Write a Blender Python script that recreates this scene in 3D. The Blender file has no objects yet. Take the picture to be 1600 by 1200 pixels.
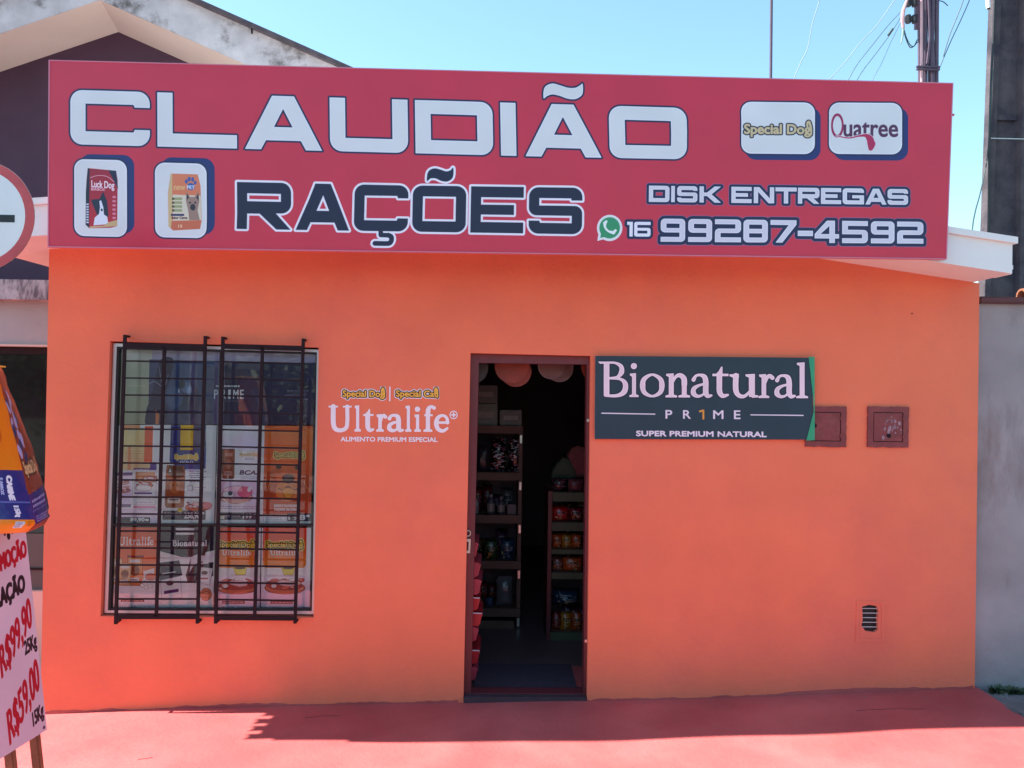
import bpy, bmesh, math, random
import numpy as np
from mathutils import Vector, Matrix
from mathutils.geometry import tessellate_polygon
random.seed(7); rng = np.random.default_rng(7)
scn = bpy.context.scene
COL = scn.collection
R = math.radians

# ------------------------------------------------------------------ camera
F_PX, CX, CZ, CD = 1250.0, -0.0824, 1.8861, 4.8459
YAW, PITCH, ROLL = R(1.1774), R(0.3744), R(0.8883)
_f = Vector((math.sin(YAW)*math.cos(PITCH), math.cos(YAW)*math.cos(PITCH), math.sin(PITCH)))
_r = Vector((math.cos(YAW), -math.sin(YAW), 0)); _u = _r.cross(_f)
_r2 = math.cos(ROLL)*_r + math.sin(ROLL)*_u; _u2 = -math.sin(ROLL)*_r + math.cos(ROLL)*_u
CAMP = Vector((CX, -CD, CZ))
cam = bpy.data.objects.new('camera', bpy.data.cameras.new('camera')); COL.objects.link(cam)
cam.matrix_world = Matrix(((_r2.x, _u2.x, -_f.x, CAMP.x), (_r2.y, _u2.y, -_f.y, CAMP.y), (_r2.z, _u2.z, -_f.z, CAMP.z), (0, 0, 0, 1)))
cam.data.sensor_width = 36; cam.data.lens = 36*F_PX/1600; cam.data.clip_end = 2000; cam.data.clip_start = .05
scn.camera = cam
def P(px, py, Y):
    """point of the vertical plane y=Y seen at photo pixel (px, py)"""
    d = _f + _r2*((px-800)/F_PX) - _u2*((py-600)/F_PX)
    return CAMP + d*((Y+CD)/d.y)

# ------------------------------------------------------------------ world, sun, exposure
SX, SY = .64, -.035                     # metres a shadow moves per metre of height
sdir = Vector((-SX, -SY, 1)).normalized()   # towards the sun
w = bpy.data.worlds.new('World'); scn.world = w; w.use_nodes = True
nt = w.node_tree; bg = nt.nodes['Background']
sky = nt.nodes.new('ShaderNodeTexSky'); sky.sky_type = 'NISHITA'; sky.sun_disc = False
sky.sun_elevation = math.asin(sdir.z); sky.sun_rotation = math.atan2(sdir.x, sdir.y)
sky.air_density = 1.2; sky.dust_density = .3; sky.ozone_density = 1.6
tint = nt.nodes.new('ShaderNodeVectorMath'); tint.operation = 'MULTIPLY'; tint.inputs[1].default_value = (.86, 1.02, .98)   # the camera's cool white balance
nt.links.new(sky.outputs[0], tint.inputs[0]); nt.links.new(tint.outputs[0], bg.inputs[0]); bg.inputs[1].default_value = .1
sun = bpy.data.objects.new('sun', bpy.data.lights.new('sun', 'SUN')); COL.objects.link(sun)
sun.data.energy = 5.0; sun.data.angle = R(.53); sun.data.color = (1, .955, .88)
sun.rotation_euler = (-sdir).to_track_quat('-Z', 'Y').to_euler(); sun.location = (0, 0, 30)
scn.view_settings.view_transform = 'Standard'; scn.view_settings.look = 'None'
scn.view_settings.exposure = 1.57; scn.view_settings.gamma = 1; scn.view_settings.use_curve_mapping = False
scn.cycles.max_bounces = 10; scn.cycles.diffuse_bounces = 5

# ------------------------------------------------------------------ materials
def lin(c): return tuple(((v/12.92) if v <= .04045 else ((v+.055)/1.055)**2.4) for v in c)
def mat(name, col, rough=.7, var=.12, scale=6, bump=.15, bscale=60, metal=0, spec=.5, col2=None, thr=(.4, .62), stretch=None, coat=0):
    """col / col2 are linear albedo; col2 shows through in patches of noise"""
    m = bpy.data.materials.new(name); m.use_nodes = True; n = m.node_tree.nodes; L = m.node_tree.links
    b = n['Principled BSDF']; b.inputs['Roughness'].default_value = rough; b.inputs['Metallic'].default_value = metal
    b.inputs['Specular IOR Level'].default_value = spec
    if coat: b.inputs['Coat Weight'].default_value = coat
    tc = n.new('ShaderNodeTexCoord'); 
    no = n.new('ShaderNodeTexNoise'); no.inputs['Scale'].default_value = scale; no.inputs['Detail'].default_value = 6
    L.new(tc.outputs['Object'], no.inputs['Vector'])
    mr = n.new('ShaderNodeMapRange'); mr.inputs[1].default_value = .3; mr.inputs[2].default_value = .7
    mr.inputs[3].default_value = 1-var; mr.inputs[4].default_value = 1+var*.6
    L.new(no.outputs['Fac'], mr.inputs[0])
    base = n.new('ShaderNodeRGB'); base.outputs[0].default_value = (*col, 1); out = base.outputs[0]
    if col2:
        n2 = n.new('ShaderNodeTexNoise'); n2.inputs['Scale'].default_value = scale*.45; n2.inputs['Detail'].default_value = 9; n2.inputs['Roughness'].default_value = .68
        if stretch:
            mp = n.new('ShaderNodeMapping'); mp.inputs['Scale'].default_value = stretch; L.new(tc.outputs['Object'], mp.inputs[0]); L.new(mp.outputs[0], n2.inputs['Vector'])
        else: L.new(tc.outputs['Object'], n2.inputs['Vector'])
        m2 = n.new('ShaderNodeMapRange'); m2.inputs[1].default_value = thr[0]; m2.inputs[2].default_value = thr[1]; L.new(n2.outputs['Fac'], m2.inputs[0])
        mx = n.new('ShaderNodeMix'); mx.data_type = 'RGBA'; L.new(m2.outputs[0], mx.inputs['Factor']); L.new(out, mx.inputs['A']); mx.inputs['B'].default_value = (*col2, 1)
        out = mx.outputs['Result']
    vm = n.new('ShaderNodeVectorMath'); vm.operation = 'SCALE'; L.new(out, vm.inputs[0]); L.new(mr.outputs[0], vm.inputs['Scale'])
    L.new(vm.outputs[0], b.inputs['Base Color'])
    if bump:
        nb = n.new('ShaderNodeTexNoise'); nb.inputs['Scale'].default_value = bscale; nb.inputs['Detail'].default_value = 5
        L.new(tc.outputs['Object'], nb.inputs['Vector'])
        bp = n.new('ShaderNodeBump'); bp.inputs['Strength'].default_value = bump; bp.inputs['Distance'].default_value = .01
        L.new(nb.outputs['Fac'], bp.inputs['Height']); L.new(bp.outputs[0], b.inputs['Normal'])
    return m

# ------------------------------------------------------------------ mesh and tagging helpers
def tag(o, label=None, cat=None, group=None, kind=None):
    if label: o['label'] = label
    if cat: o['category'] = cat
    if group: o['group'] = group
    if kind: o['kind'] = kind
    return o
def thing(name, label, cat, loc=(0, 0, 0), group=None):
    o = bpy.data.objects.new(name, None); COL.objects.link(o); o.location = loc; o.empty_display_size = .1
    return tag(o, label, cat, group)
def link(name, me, parent=None, m=None):
    o = bpy.data.objects.new(name, me); COL.objects.link(o)
    if parent:
        o.parent = parent
        if parent.type == 'EMPTY': o.matrix_parent_inverse = Matrix.Translation(-Vector(parent.location))
    if m: me.materials.append(m)
    return o
class MB:
    def __init__(s): s.v = []; s.f = []; s.smooth = False
    def add(s, vs, fs):
        k = len(s.v); s.v += [tuple(v) for v in vs]; s.f += [tuple(i+k for i in f) for f in fs]; return s
    def box(s, x0, x1, y0, y1, z0, z1):
        return s.add([(x, y, z) for x in (x0, x1) for y in (y0, y1) for z in (z0, z1)],
                     [(0, 1, 3, 2), (4, 6, 7, 5), (0, 4, 5, 1), (2, 3, 7, 6), (0, 2, 6, 4), (1, 5, 7, 3)])
    def bar(s, a, b, w, d=None):
        """rectangular bar from a to b; w across, d along y or up"""
        a, b = Vector(a), Vector(b); d = d or w; t = (b-a).normalized()
        ref = Vector((0, 1, 0)) if abs(t.y) < .9 else Vector((0, 0, 1))
        sx = t.cross(ref).normalized(); sy = sx.cross(t).normalized()
        vs = [p+sx*(i*w/2)+sy*(j*d/2) for p in (a, b) for i, j in ((-1, -1), (1, -1), (1, 1), (-1, 1))]
        return s.add(vs, [(0, 1, 2, 3), (7, 6, 5, 4), (0, 4, 5, 1), (1, 5, 6, 2), (2, 6, 7, 3), (3, 7, 4, 0)])
    def tube(s, pts, r, n=8, cap=True):
        pts = [Vector(p) for p in pts]; rings = []
        rs = r if isinstance(r, (list, tuple)) else [r]*len(pts)
        k = len(s.v)
        for i, p in enumerate(pts):
            t = (pts[min(i+1, len(pts)-1)]-pts[max(i-1, 0)]).normalized()
            ref = Vector((0, 1, 0)) if abs(t.y) < .9 else Vector((1, 0, 0))
            a = t.cross(ref).normalized(); b = a.cross(t)
            for j in range(n):
                q = 2*math.pi*j/n; s.v.append(tuple(p+(a*math.cos(q)+b*math.sin(q))*rs[i]))
        for i in range(len(pts)-1):
            for j in range(n): s.f.append((k+i*n+j, k+i*n+(j+1) % n, k+(i+1)*n+(j+1) % n, k+(i+1)*n+j))
        if cap:
            s.f.append(tuple(k+j for j in range(n))); s.f.append(tuple(k+(len(pts)-1)*n+n-1-j for j in range(n)))
        return s
    def build(s, name, m, parent=None, smooth=False, bevel=0):
        me = bpy.data.meshes.new(name); me.from_pydata(s.v, [], s.f)
        bm = bmesh.new(); bm.from_mesh(me); bmesh.ops.recalc_face_normals(bm, faces=bm.faces)
        if bevel: bmesh.ops.bevel(bm, geom=bm.edges[:], offset=bevel, segments=2, affect='EDGES', clamp_overlap=True)
        bm.to_mesh(me); bm.free()
        if smooth:
            me.polygons.foreach_set('use_smooth', [True]*len(me.polygons))
            try: me.set_sharp_from_angle(angle=R(40))
            except Exception: pass
        return link(name, me, parent, m)
def box(name, x0, x1, y0, y1, z0, z1, m, parent=None, bevel=0): return MB().box(x0, x1, y0, y1, z0, z1).build(name, m, parent, bevel=bevel)
def plate_mb(loops, y0, y1, mb=None):
    """extruded xz outline(s); later loops are holes"""
    mb = mb or MB()
    ls = [[Vector((x, z, 0)) for x, z in l] for l in loops]
    tris = tessellate_polygon(ls); flat = [p for l in ls for p in l]; n = len(flat)
    k = len(mb.v)
    mb.v += [(p.x, y0, p.y) for p in flat]+[(p.x, y1, p.y) for p in flat]
    mb.f += [tuple(k+i for i in t) for t in tris]+[tuple(k+n+i for i in reversed(t)) for t in tris]
    o = 0
    for l in ls:
        m_ = len(l)
        for i in range(m_):
            a, b = o+i, o+(i+1) % m_; mb.f.append((k+a, k+b, k+n+b, k+n+a))
        o += m_
    return mb
def px_loop(pts, Y): return [(P(x, y, Y).x, P(x, y, Y).z) for x, y in pts]

# ------------------------------------------------------------------ 2-D painter (signed distance, prints and lettering)
def homog(src, dst):
    A = []; B = []
    for (x, y), (u, v) in zip(src, dst):
        A += [[x, y, 1, 0, 0, 0, -u*x, -u*y], [0, 0, 0, x, y, 1, -v*x, -v*y]]; B += [u, v]
    h = np.linalg.solve(np.array(A, float), np.array(B, float)); return np.append(h, 1).reshape(3, 3)
def catmull(pts, ws=None, n=6, closed=False):
    pts = [np.array(p, float) for p in pts]; N = len(pts)
    ws = ws if isinstance(ws, (list, tuple)) else [ws]*N
    g = (lambda i: i % N) if closed else (lambda i: min(max(i, 0), N-1))
    op = []; ow = []
    for i in range(N if closed else N-1):
        a, b, c, d = (pts[g(i+k)] for k in (-1, 0, 1, 2))
        for t in np.linspace(0, 1, n, endpoint=False):
            op.append(.5*((2*b)+(-a+c)*t+(2*a-5*b+4*c-d)*t*t+(-a+3*b-3*c+d)*t**3))
            if ws[0] is not None: ow.append(ws[g(i)]*(1-t)+ws[g(i+1)]*t)
    k = 0 if closed else N-1
    op.append(pts[k]); ow.append(ws[k])
    return np.array(op), (ow if ws[0] is not None else None)
def roundpoly(pts, n=6):
    out = []; N = len(pts)
    for i in range(N):
        p = np.array(pts[i][:2], float); r = pts[i][2] if len(pts[i]) > 2 else 0
        if r <= 0: out.append(p); continue
        a = np.array(pts[i-1][:2], float)-p; b = np.array(pts[(i+1) % N][:2], float)-p
        la, lb = np.linalg.norm(a), np.linalg.norm(b); t = min(r, la*.5 if len(pts[i-1]) > 2 else la, lb*.5 if len(pts[(i+1) % N]) > 2 else lb)
        A = p+a/la*t; B = p+b/lb*t
        for q in np.linspace(0, 1, n+1):
            # near-circular corner
            w_ = .4142+.3; out.append(((1-q)**2*A+2*q*(1-q)*w_*p*1.0+q*q*B)/((1-q)**2+2*q*(1-q)*w_+q*q))
    return np.array(out)
def segs_of(contour):
    c = np.asarray(contour, float); return np.hstack([c, np.roll(c, -1, 0)])
def poly(*cs): return ('p', np.vstack([segs_of(c) for c in cs]))
def rect(x0, y0, x1, y1, r=0): return poly(roundpoly([(x0, y0, r), (x1, y0, r), (x1, y1, r), (x0, y1, r)]) if r else [(x0, y0), (x1, y0), (x1, y1), (x0, y1)])
def ell(cx, cy, rx, ry, rot=0, n=28):
    t = np.linspace(0, 2*np.pi, n, endpoint=False); x = rx*np.cos(t); y = ry*np.sin(t); c, s_ = math.cos(rot), math.sin(rot)
    return poly(np.stack([cx+x*c-y*s_, cy+x*s_+y*c], 1))
def stroke(pts, w_, spl=True, closed=False):
    if spl: p, ww = catmull(pts, w_, closed=closed)
    else: p = np.array(pts, float); ww = w_ if isinstance(w_, (list, tuple)) else [w_]*len(p)
    return ('s', p, np.array(ww, float)/2)
_tc = {}
def text_raw(s_):
    if s_ in _tc: return _tc[s_]
    cu = bpy.data.curves.new('t', 'FONT'); cu.body = s_; cu.resolution_u = 4; ob = bpy.data.objects.new('t', cu); COL.objects.link(ob)
    dg = bpy.context.evaluated_depsgraph_get(); dg.update(); me = ob.evaluated_get(dg).to_mesh()
    cnt = {}
    for p in me.polygons:
        for e in p.edge_keys: cnt[e] = cnt.get(e, 0)+1
    V = [tuple(v.co[:2]) for v in me.vertices]
    sg = np.array([[*V[a], *V[b]] for (a, b), c in cnt.items() if c == 1], float)
    bpy.data.objects.remove(ob); bpy.data.curves.remove(cu)
    _tc[s_] = sg; return sg
CAPH = None
def text(s_, x0, x1, base, cap, slope=0, shear=0):
    """text fitted between x0 and x1 (photo px), y down"""
    global CAPH
    if CAPH is None: h = text_raw('H'); CAPH = h[:, [1, 3]].max()
    g = text_raw(s_); a, b = g[:, [0, 2]].min(), g[:, [0, 2]].max(); q = []
    for i in (0, 2):
        x = x0+(g[:, i]-a)/(b-a)*(x1-x0); yy = g[:, i+1]/CAPH*cap
        q += [x+shear*yy, base+slope*(x-x0)-yy]
    return ('p', np.stack(q, 1))
def sd_poly(sg, X0, X1, Y0, Y1, off):
    out = np.full((Y1-Y0, X1-X0), 1e3, np.float32); inside = np.zeros(out.shape, bool); st = 40
    lo = np.minimum(sg[:, 0], sg[:, 2]); hi = np.maximum(sg[:, 0], sg[:, 2]); ys = (np.arange(Y0, Y1)+.5).astype(np.float32)[:, None]
    for a in range(X0, X1, st):
        b = min(a+st, X1); m_ = (hi >= a-off-3) & (lo <= b+off+3)
        if not m_.any(): continue
        xs = (np.arange(a, b)+.5).astype(np.float32)[None]; D = np.full((Y1-Y0, b-a), 1e6, np.float32); par = np.zeros(D.shape, bool)
        for ax, ay, bx, by in sg[m_]:
            dx, dy = bx-ax, by-ay; l2 = dx*dx+dy*dy
            if l2 < 1e-12: continue
            px, py = xs-ax, ys-ay; h = np.clip((px*dx+py*dy)/l2, 0, 1); D = np.minimum(D, (px-h*dx)**2+(py-h*dy)**2)
            if abs(dx) > 1e-9:
                c = ((xs >= min(ax, bx)) & (xs < max(ax, bx))); par ^= c & (ys < ay+(xs-ax)*dy/dx)
        out[:, a-X0:b-X0] = np.where(par, -np.sqrt(D), np.sqrt(D))
    return out
def sd_stroke(p, r, X0, X1, Y0, Y1):
    out = np.full((Y1-Y0, X1-X0), 1e3, np.float32)
    for i in range(len(p)-1):
        m_ = max(r[i], r[i+1])+14
        a0, a1 = max(X0, int(min(p[i][0], p[i+1][0])-m_)), min(X1, int(max(p[i][0], p[i+1][0])+m_)+1)
        b0, b1 = max(Y0, int(min(p[i][1], p[i+1][1])-m_)), min(Y1, int(max(p[i][1], p[i+1][1])+m_)+1)
        if a1 <= a0 or b1 <= b0: continue
        xs = (np.arange(a0, a1)+.5)[None]; ys = (np.arange(b0, b1)+.5)[:, None]
        dx, dy = p[i+1]-p[i]; l2 = dx*dx+dy*dy+1e-9; px, py = xs-p[i][0], ys-p[i][1]
        h = np.clip((px*dx+py*dy)/l2, 0, 1); d = np.hypot(px-h*dx, py-h*dy)-(r[i]*(1-h)+r[i+1]*h)
        v = out[b0-Y0:b1-Y0, a0-X0:a1-X0]; np.minimum(v, d, out=v)
    return out
def vnoise(h, w_, cells, seed):
    g = np.random.default_rng(seed).random((cells+2, int(cells*w_/h)+3)); y = np.linspace(0, cells, h, endpoint=False); x = np.linspace(0, cells*w_/h, w_, endpoint=False)
    yi, xi = y.astype(int), x.astype(int); fy, fx = (y-yi)[:, None], (x-xi)[None]; fy = fy*fy*(3-2*fy); fx = fx*fx*(3-2*fx)
    return (g[yi][:, xi]*(1-fy)+g[yi+1][:, xi]*fy)*(1-fx)+(g[yi][:, xi+1]*(1-fy)+g[yi+1][:, xi+1]*fy)*fx
class Canvas:
    def __init__(s, x0, y0, x1, y1, sc, bg, quad=None):
        s.sc = sc; s.w = int((x1-x0)*sc); s.h = int((y1-y0)*sc); s.o = (x0, y0)
        s.H = homog(quad, [(0, 0), (s.w, 0), (s.w, s.h), (0, s.h)]) if quad else None
        s.im = np.empty((s.h, s.w, 3), np.float32); s.im[:] = np.array(bg, np.float32)
    def T(s, p):
        p = np.asarray(p, float)
        if s.H is None: return (p-np.array(s.o))*s.sc
        q = np.hstack([p, np.ones((len(p), 1))])@s.H.T; return q[:, :2]/q[:, 2:]
    def field(s, pr, off):
        if pr[0] == 'p': g = np.hstack([s.T(pr[1][:, :2]), s.T(pr[1][:, 2:])]); pts = np.vstack([g[:, :2], g[:, 2:]]); r = 0
        else: pts = s.T(pr[1]); rr = pr[2]*s.sc; r = rr.max()
        lo = pts.min(0)-r-off-3; hi = pts.max(0)+r+off+3
        X0, X1, Y0, Y1 = max(0, int(lo[0])), min(s.w, int(hi[0])+1), max(0, int(lo[1])), min(s.h, int(hi[1])+1)
        if X1 <= X0 or Y1 <= Y0: return None
        return (X0, X1, Y0, Y1), (sd_poly(g, X0, X1, Y0, Y1, off) if pr[0] == 'p' else sd_stroke(pts, rr, X0, X1, Y0, Y1))
    def draw(s, prims, *layers, soft=.5, alpha=1):
        """layers: (offset in photo px, colour or (top, bottom) colours), painted in order"""
        if isinstance(prims, tuple) and prims and prims[0] in ('p', 's'): prims = [prims]
        mo = max(l[0] for l in layers)*s.sc+soft*2
        fs = [f for f in (s.field(p, mo) for p in prims) if f is not None]
        for off, c in layers:
            for (X0, X1, Y0, Y1), sd in fs:
                a = np.clip(.5-(sd-off*s.sc)/(2*soft), 0, 1)[..., None]*alpha
                if isinstance(c[0], (tuple, list)):
                    t = np.linspace(0, 1, Y1-Y0)[:, None, None]; cc = np.array(c[0])*(1-t)+np.array(c[1])*t
                else: cc = np.array(c)
                v = s.im[Y0:Y1, X0:X1]; v[:] = v*(1-a)+cc*a
    def grad(s, x0, y0, x1, y1, c0, c1):
        a, b = s.T([(x0, y0), (x1, y1)]).astype(int); a = np.maximum(a, 0); v = s.im[a[1]:b[1], a[0]:b[0]]
        if v.size: t = np.linspace(0, 1, v.shape[0])[:, None, None]; v[:] = np.array(c0)*(1-t)+np.array(c1)*t
    def mottle(s, amt, cells, seed): s.im *= (1+amt*(vnoise(s.h, s.w, cells, seed)-.5))[..., None]
    def image(s, name):
        im = bpy.data.images.new(name, s.w, s.h); a = np.ones((s.h, s.w, 4), np.float32); a[..., :3] = np.clip(s.im[::-1], 0, 1)
        im.pixels.foreach_set(a.ravel()); im.pack(); return im
def print_mat(name, canvas, rough=.45, spec=.5, bump=.0, bscale=3):
    m = mat(name, (.5, .5, .5), rough, .03, 3, bump, bscale, spec=spec)
    n = m.node_tree.nodes; L = m.node_tree.links; t = n.new('ShaderNodeTexImage'); t.image = canvas.image(name); t.interpolation = 'Cubic'
    uv = n.new('ShaderNodeUVMap'); uv.uv_map = 'UVMap'; L.new(uv.outputs[0], t.inputs[0])
    vm = [x for x in n if x.type == 'VECT_MATH'][0]; L.new(t.outputs[0], vm.inputs[0]); return m
def print_panel(name, quad, Y, thick, m, edge, parent=None, pts=None):
    """flat panel from 4 photo corners (TL TR BR BL) at depth Y, front face printed"""
    c = pts or [P(x, y, Y) for x, y in quad]
    n = Vector((0, 1, 0)) if pts is None else (c[1]-c[0]).cross(c[0]-c[3]).normalized()*-1
    vs = [tuple(p) for p in c]+[tuple(p+n*thick) for p in c]
    fs = [(3, 2, 1, 0), (4, 5, 6, 7), (0, 1, 5, 4), (1, 2, 6, 5), (2, 3, 7, 6), (3, 0, 4, 7)]
    me = bpy.data.meshes.new(name); me.from_pydata(vs, [], fs); uv = me.uv_layers.new(name='UVMap')
    U = {3: (0, 0), 2: (1, 0), 1: (1, 1), 0: (0, 1)}
    for li in me.polygons[0].loop_indices: uv.data[li].uv = U[me.loops[li].vertex_index]
    me.materials.append(m); me.materials.append(edge)
    for p in me.polygons[1:]: p.material_index = 1
    return link(name, me, parent)

# wide square display letters: y down, box w x h
def GL(ch, w, h, sv, sh, r):
    A_, B_ = sh/h, 1-sh/h; m0, m1 = .5-sh/h*.46, .5+sh/h*.46
    q = lambda pts: roundpoly([(p[0]*w if False else p[0], p[1]*h, *p[2:]) for p in pts])
    W = w; S = sv
    if ch == 'O' or ch == '0': return [q([(0, 0, r), (W, 0, r), (W, 1, r), (0, 1, r)]), q([(S, A_), (W-S, A_), (W-S, B_), (S, B_)])]
    if ch == 'D': return [q([(0, 0), (W, 0, r), (W, 1, r), (0, 1)]), q([(S, A_), (W-S, A_), (W-S, B_), (S, B_)])]
    if ch == 'U': return [q([(0, 0), (S, 0), (S, B_), (W-S, B_), (W-S, 0), (W, 0), (W, 1, r), (0, 1, r)])]
    if ch == 'L': return [q([(0, 0), (S, 0), (S, B_), (W, B_), (W, 1), (0, 1)])]
    if ch == 'I': return [q([(0, 0), (W, 0), (W, 1), (0, 1)])]
    if ch == 'C':
        e = .05; return [q([(0, 0, r), (W, 0, r), (W, A_+e), (W*.81, A_+e), (W*.795, A_), (S, A_), (S, B_), (W*.795, B_), (W*.81, B_-e), (W, B_-e), (W, 1, r), (0, 1, r)])]
    if ch == 'A': return [q([(W*.357, 0), (W*.643, 0), (W, 1), (W*.79, 1), (W*.725, .83), (W*.275, .83), (W*.21, 1), (0, 1)]), q([(W*.5, .24), (W*.62, .58), (W*.38, .58)])]
    if ch == 'R': return [q([(0, 0), (W, 0, r), (W, .65, r), (W*.72, .65), (W, 1), (W*.74, 1), (W*.42, .66), (S, .66), (S, 1), (0, 1)]), q([(S, A_), (W-S, A_), (W-S, .4), (S, .4)])]
    if ch == 'E': return [q([(0, 0), (W, 0), (W, A_), (S, A_), (S, m0), (W*.82, m0), (W*.82, m1), (S, m1), (S, B_), (W, B_), (W, 1), (0, 1)])]
    if ch == 'S': return [q([(0, 0, r), (W, 0, r), (W, A_+.045), (W*.8, A_+.045), (W*.79, A_), (S, A_), (S, m0), (W, m0, r*.8), (W, 1, r), (0, 1, r), (0, B_-.045), (W*.2, B_-.045), (W*.21, B_), (W-S, B_), (W-S, m1), (0, m1, r*.8)])]
    if ch == 'K': return [q([(0, 0), (S, 0), (S, .38), (W*.35, .38), (W*.7, 0), (W, 0), (W*.56, .49), (W, 1), (W*.7, 1), (W*.35, .6), (S, .6), (S, 1), (0, 1)])]
    if ch == 'N': return [q([(0, 0), (W*.27, 0), (W-S, .7), (W-S, 0), (W, 0), (W, 1), (W*.73, 1), (S, .3), (S, 1), (0, 1)])]
    if ch == 'T': return [q([(0, 0), (W, 0), (W, A_), (W/2+S/2, A_), (W/2+S/2, 1), (W/2-S/2, 1), (W/2-S/2, A_), (0, A_)])]
    if ch == 'G': return [q([(0, 0, r), (W, 0, r), (W, A_+.03), (S, A_), (S, B_), (W-S, B_), (W-S, .62), (W*.45, .62), (W*.45, .43), (W, .43), (W, 1), (0, 1, r)])]
    if ch == '9': return [q([(0, 0, r), (W, 0, r), (W, 1, r), (0, 1), (0, B_), (W-S, B_), (W-S, m1), (0, m1, r)]), q([(S, A_), (W-S, A_), (W-S, m0), (S, m0)])]
    if ch == '6': return [q([(W, 1, r), (0, 1, r), (0, 0, r), (W, 0), (W, A_), (S, A_), (S, m0), (W, m0, r)]), q([(S, m1), (W-S, m1), (W-S, B_), (S, B_)])]
    if ch == '8': return [q([(0, 0, r), (W, 0, r), (W, .47, r*.3), (W, .53, r*.3), (W, 1, r), (0, 1, r)]), q([(S, A_), (W-S, A_), (W-S, m0), (S, m0)]), q([(S, m1), (W-S, m1), (W-S, B_), (S, B_)])]
    if ch == '2': return [q([(0, 0), (W, 0, r), (W, m1, r), (S, m1), (S, B_), (W, B_), (W, 1), (0, 1), (0, m0, r), (W-S, m0), (W-S, A_), (0, A_)])]
    if ch == '5': return [q([(0, 0), (W, 0), (W, A_), (S, A_), (S, m0), (W, m0, r), (W, 1, r), (0, 1), (0, B_), (W-S, B_), (W-S, m1), (0, m1)])]
    if ch == '7': return [q([(0, 0), (W, 0), (W, .2), (W*.46, 1), (W*.2, 1), (W*.7, A_), (0, A_)])]
    if ch == '4': return [q([(W*.5, 0), (W*.83, 0), (W*.83, .6), (W, .6), (W, .8), (W*.83, .8), (W*.83, 1), (W*.6, 1), (W*.6, .8), (0, .8), (0, .6)]), q([(W*.6, .24), (W*.6, .6), (W*.24, .6)])]
    if ch == '1': return [q([(0, 0), (W, 0), (W, 1), (W-S, 1), (W-S, A_), (0, A_)])]
    if ch == '-': return [q([(0, .46), (W, .46), (W, .7), (0, .7)])]
def line_of(chars, top, bot, sv, sh, r):
    """chars: [(char, x0, x1)], top/bot: functions of x"""
    out = []
    for ch, x0, x1 in chars:
        cs = []
        h_ = bot(x0)-top(x0)
        for c in GL(ch, x1-x0, h_, sv, sh, r):
            c = c.copy(); X = c[:, 0]+x0; cs.append(np.stack([X, np.array([top(x)+v/h_*(bot(x)-top(x)) for x, v in zip(X, c[:, 1])])], 1))
        out.append(poly(*cs))
    return out

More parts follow.
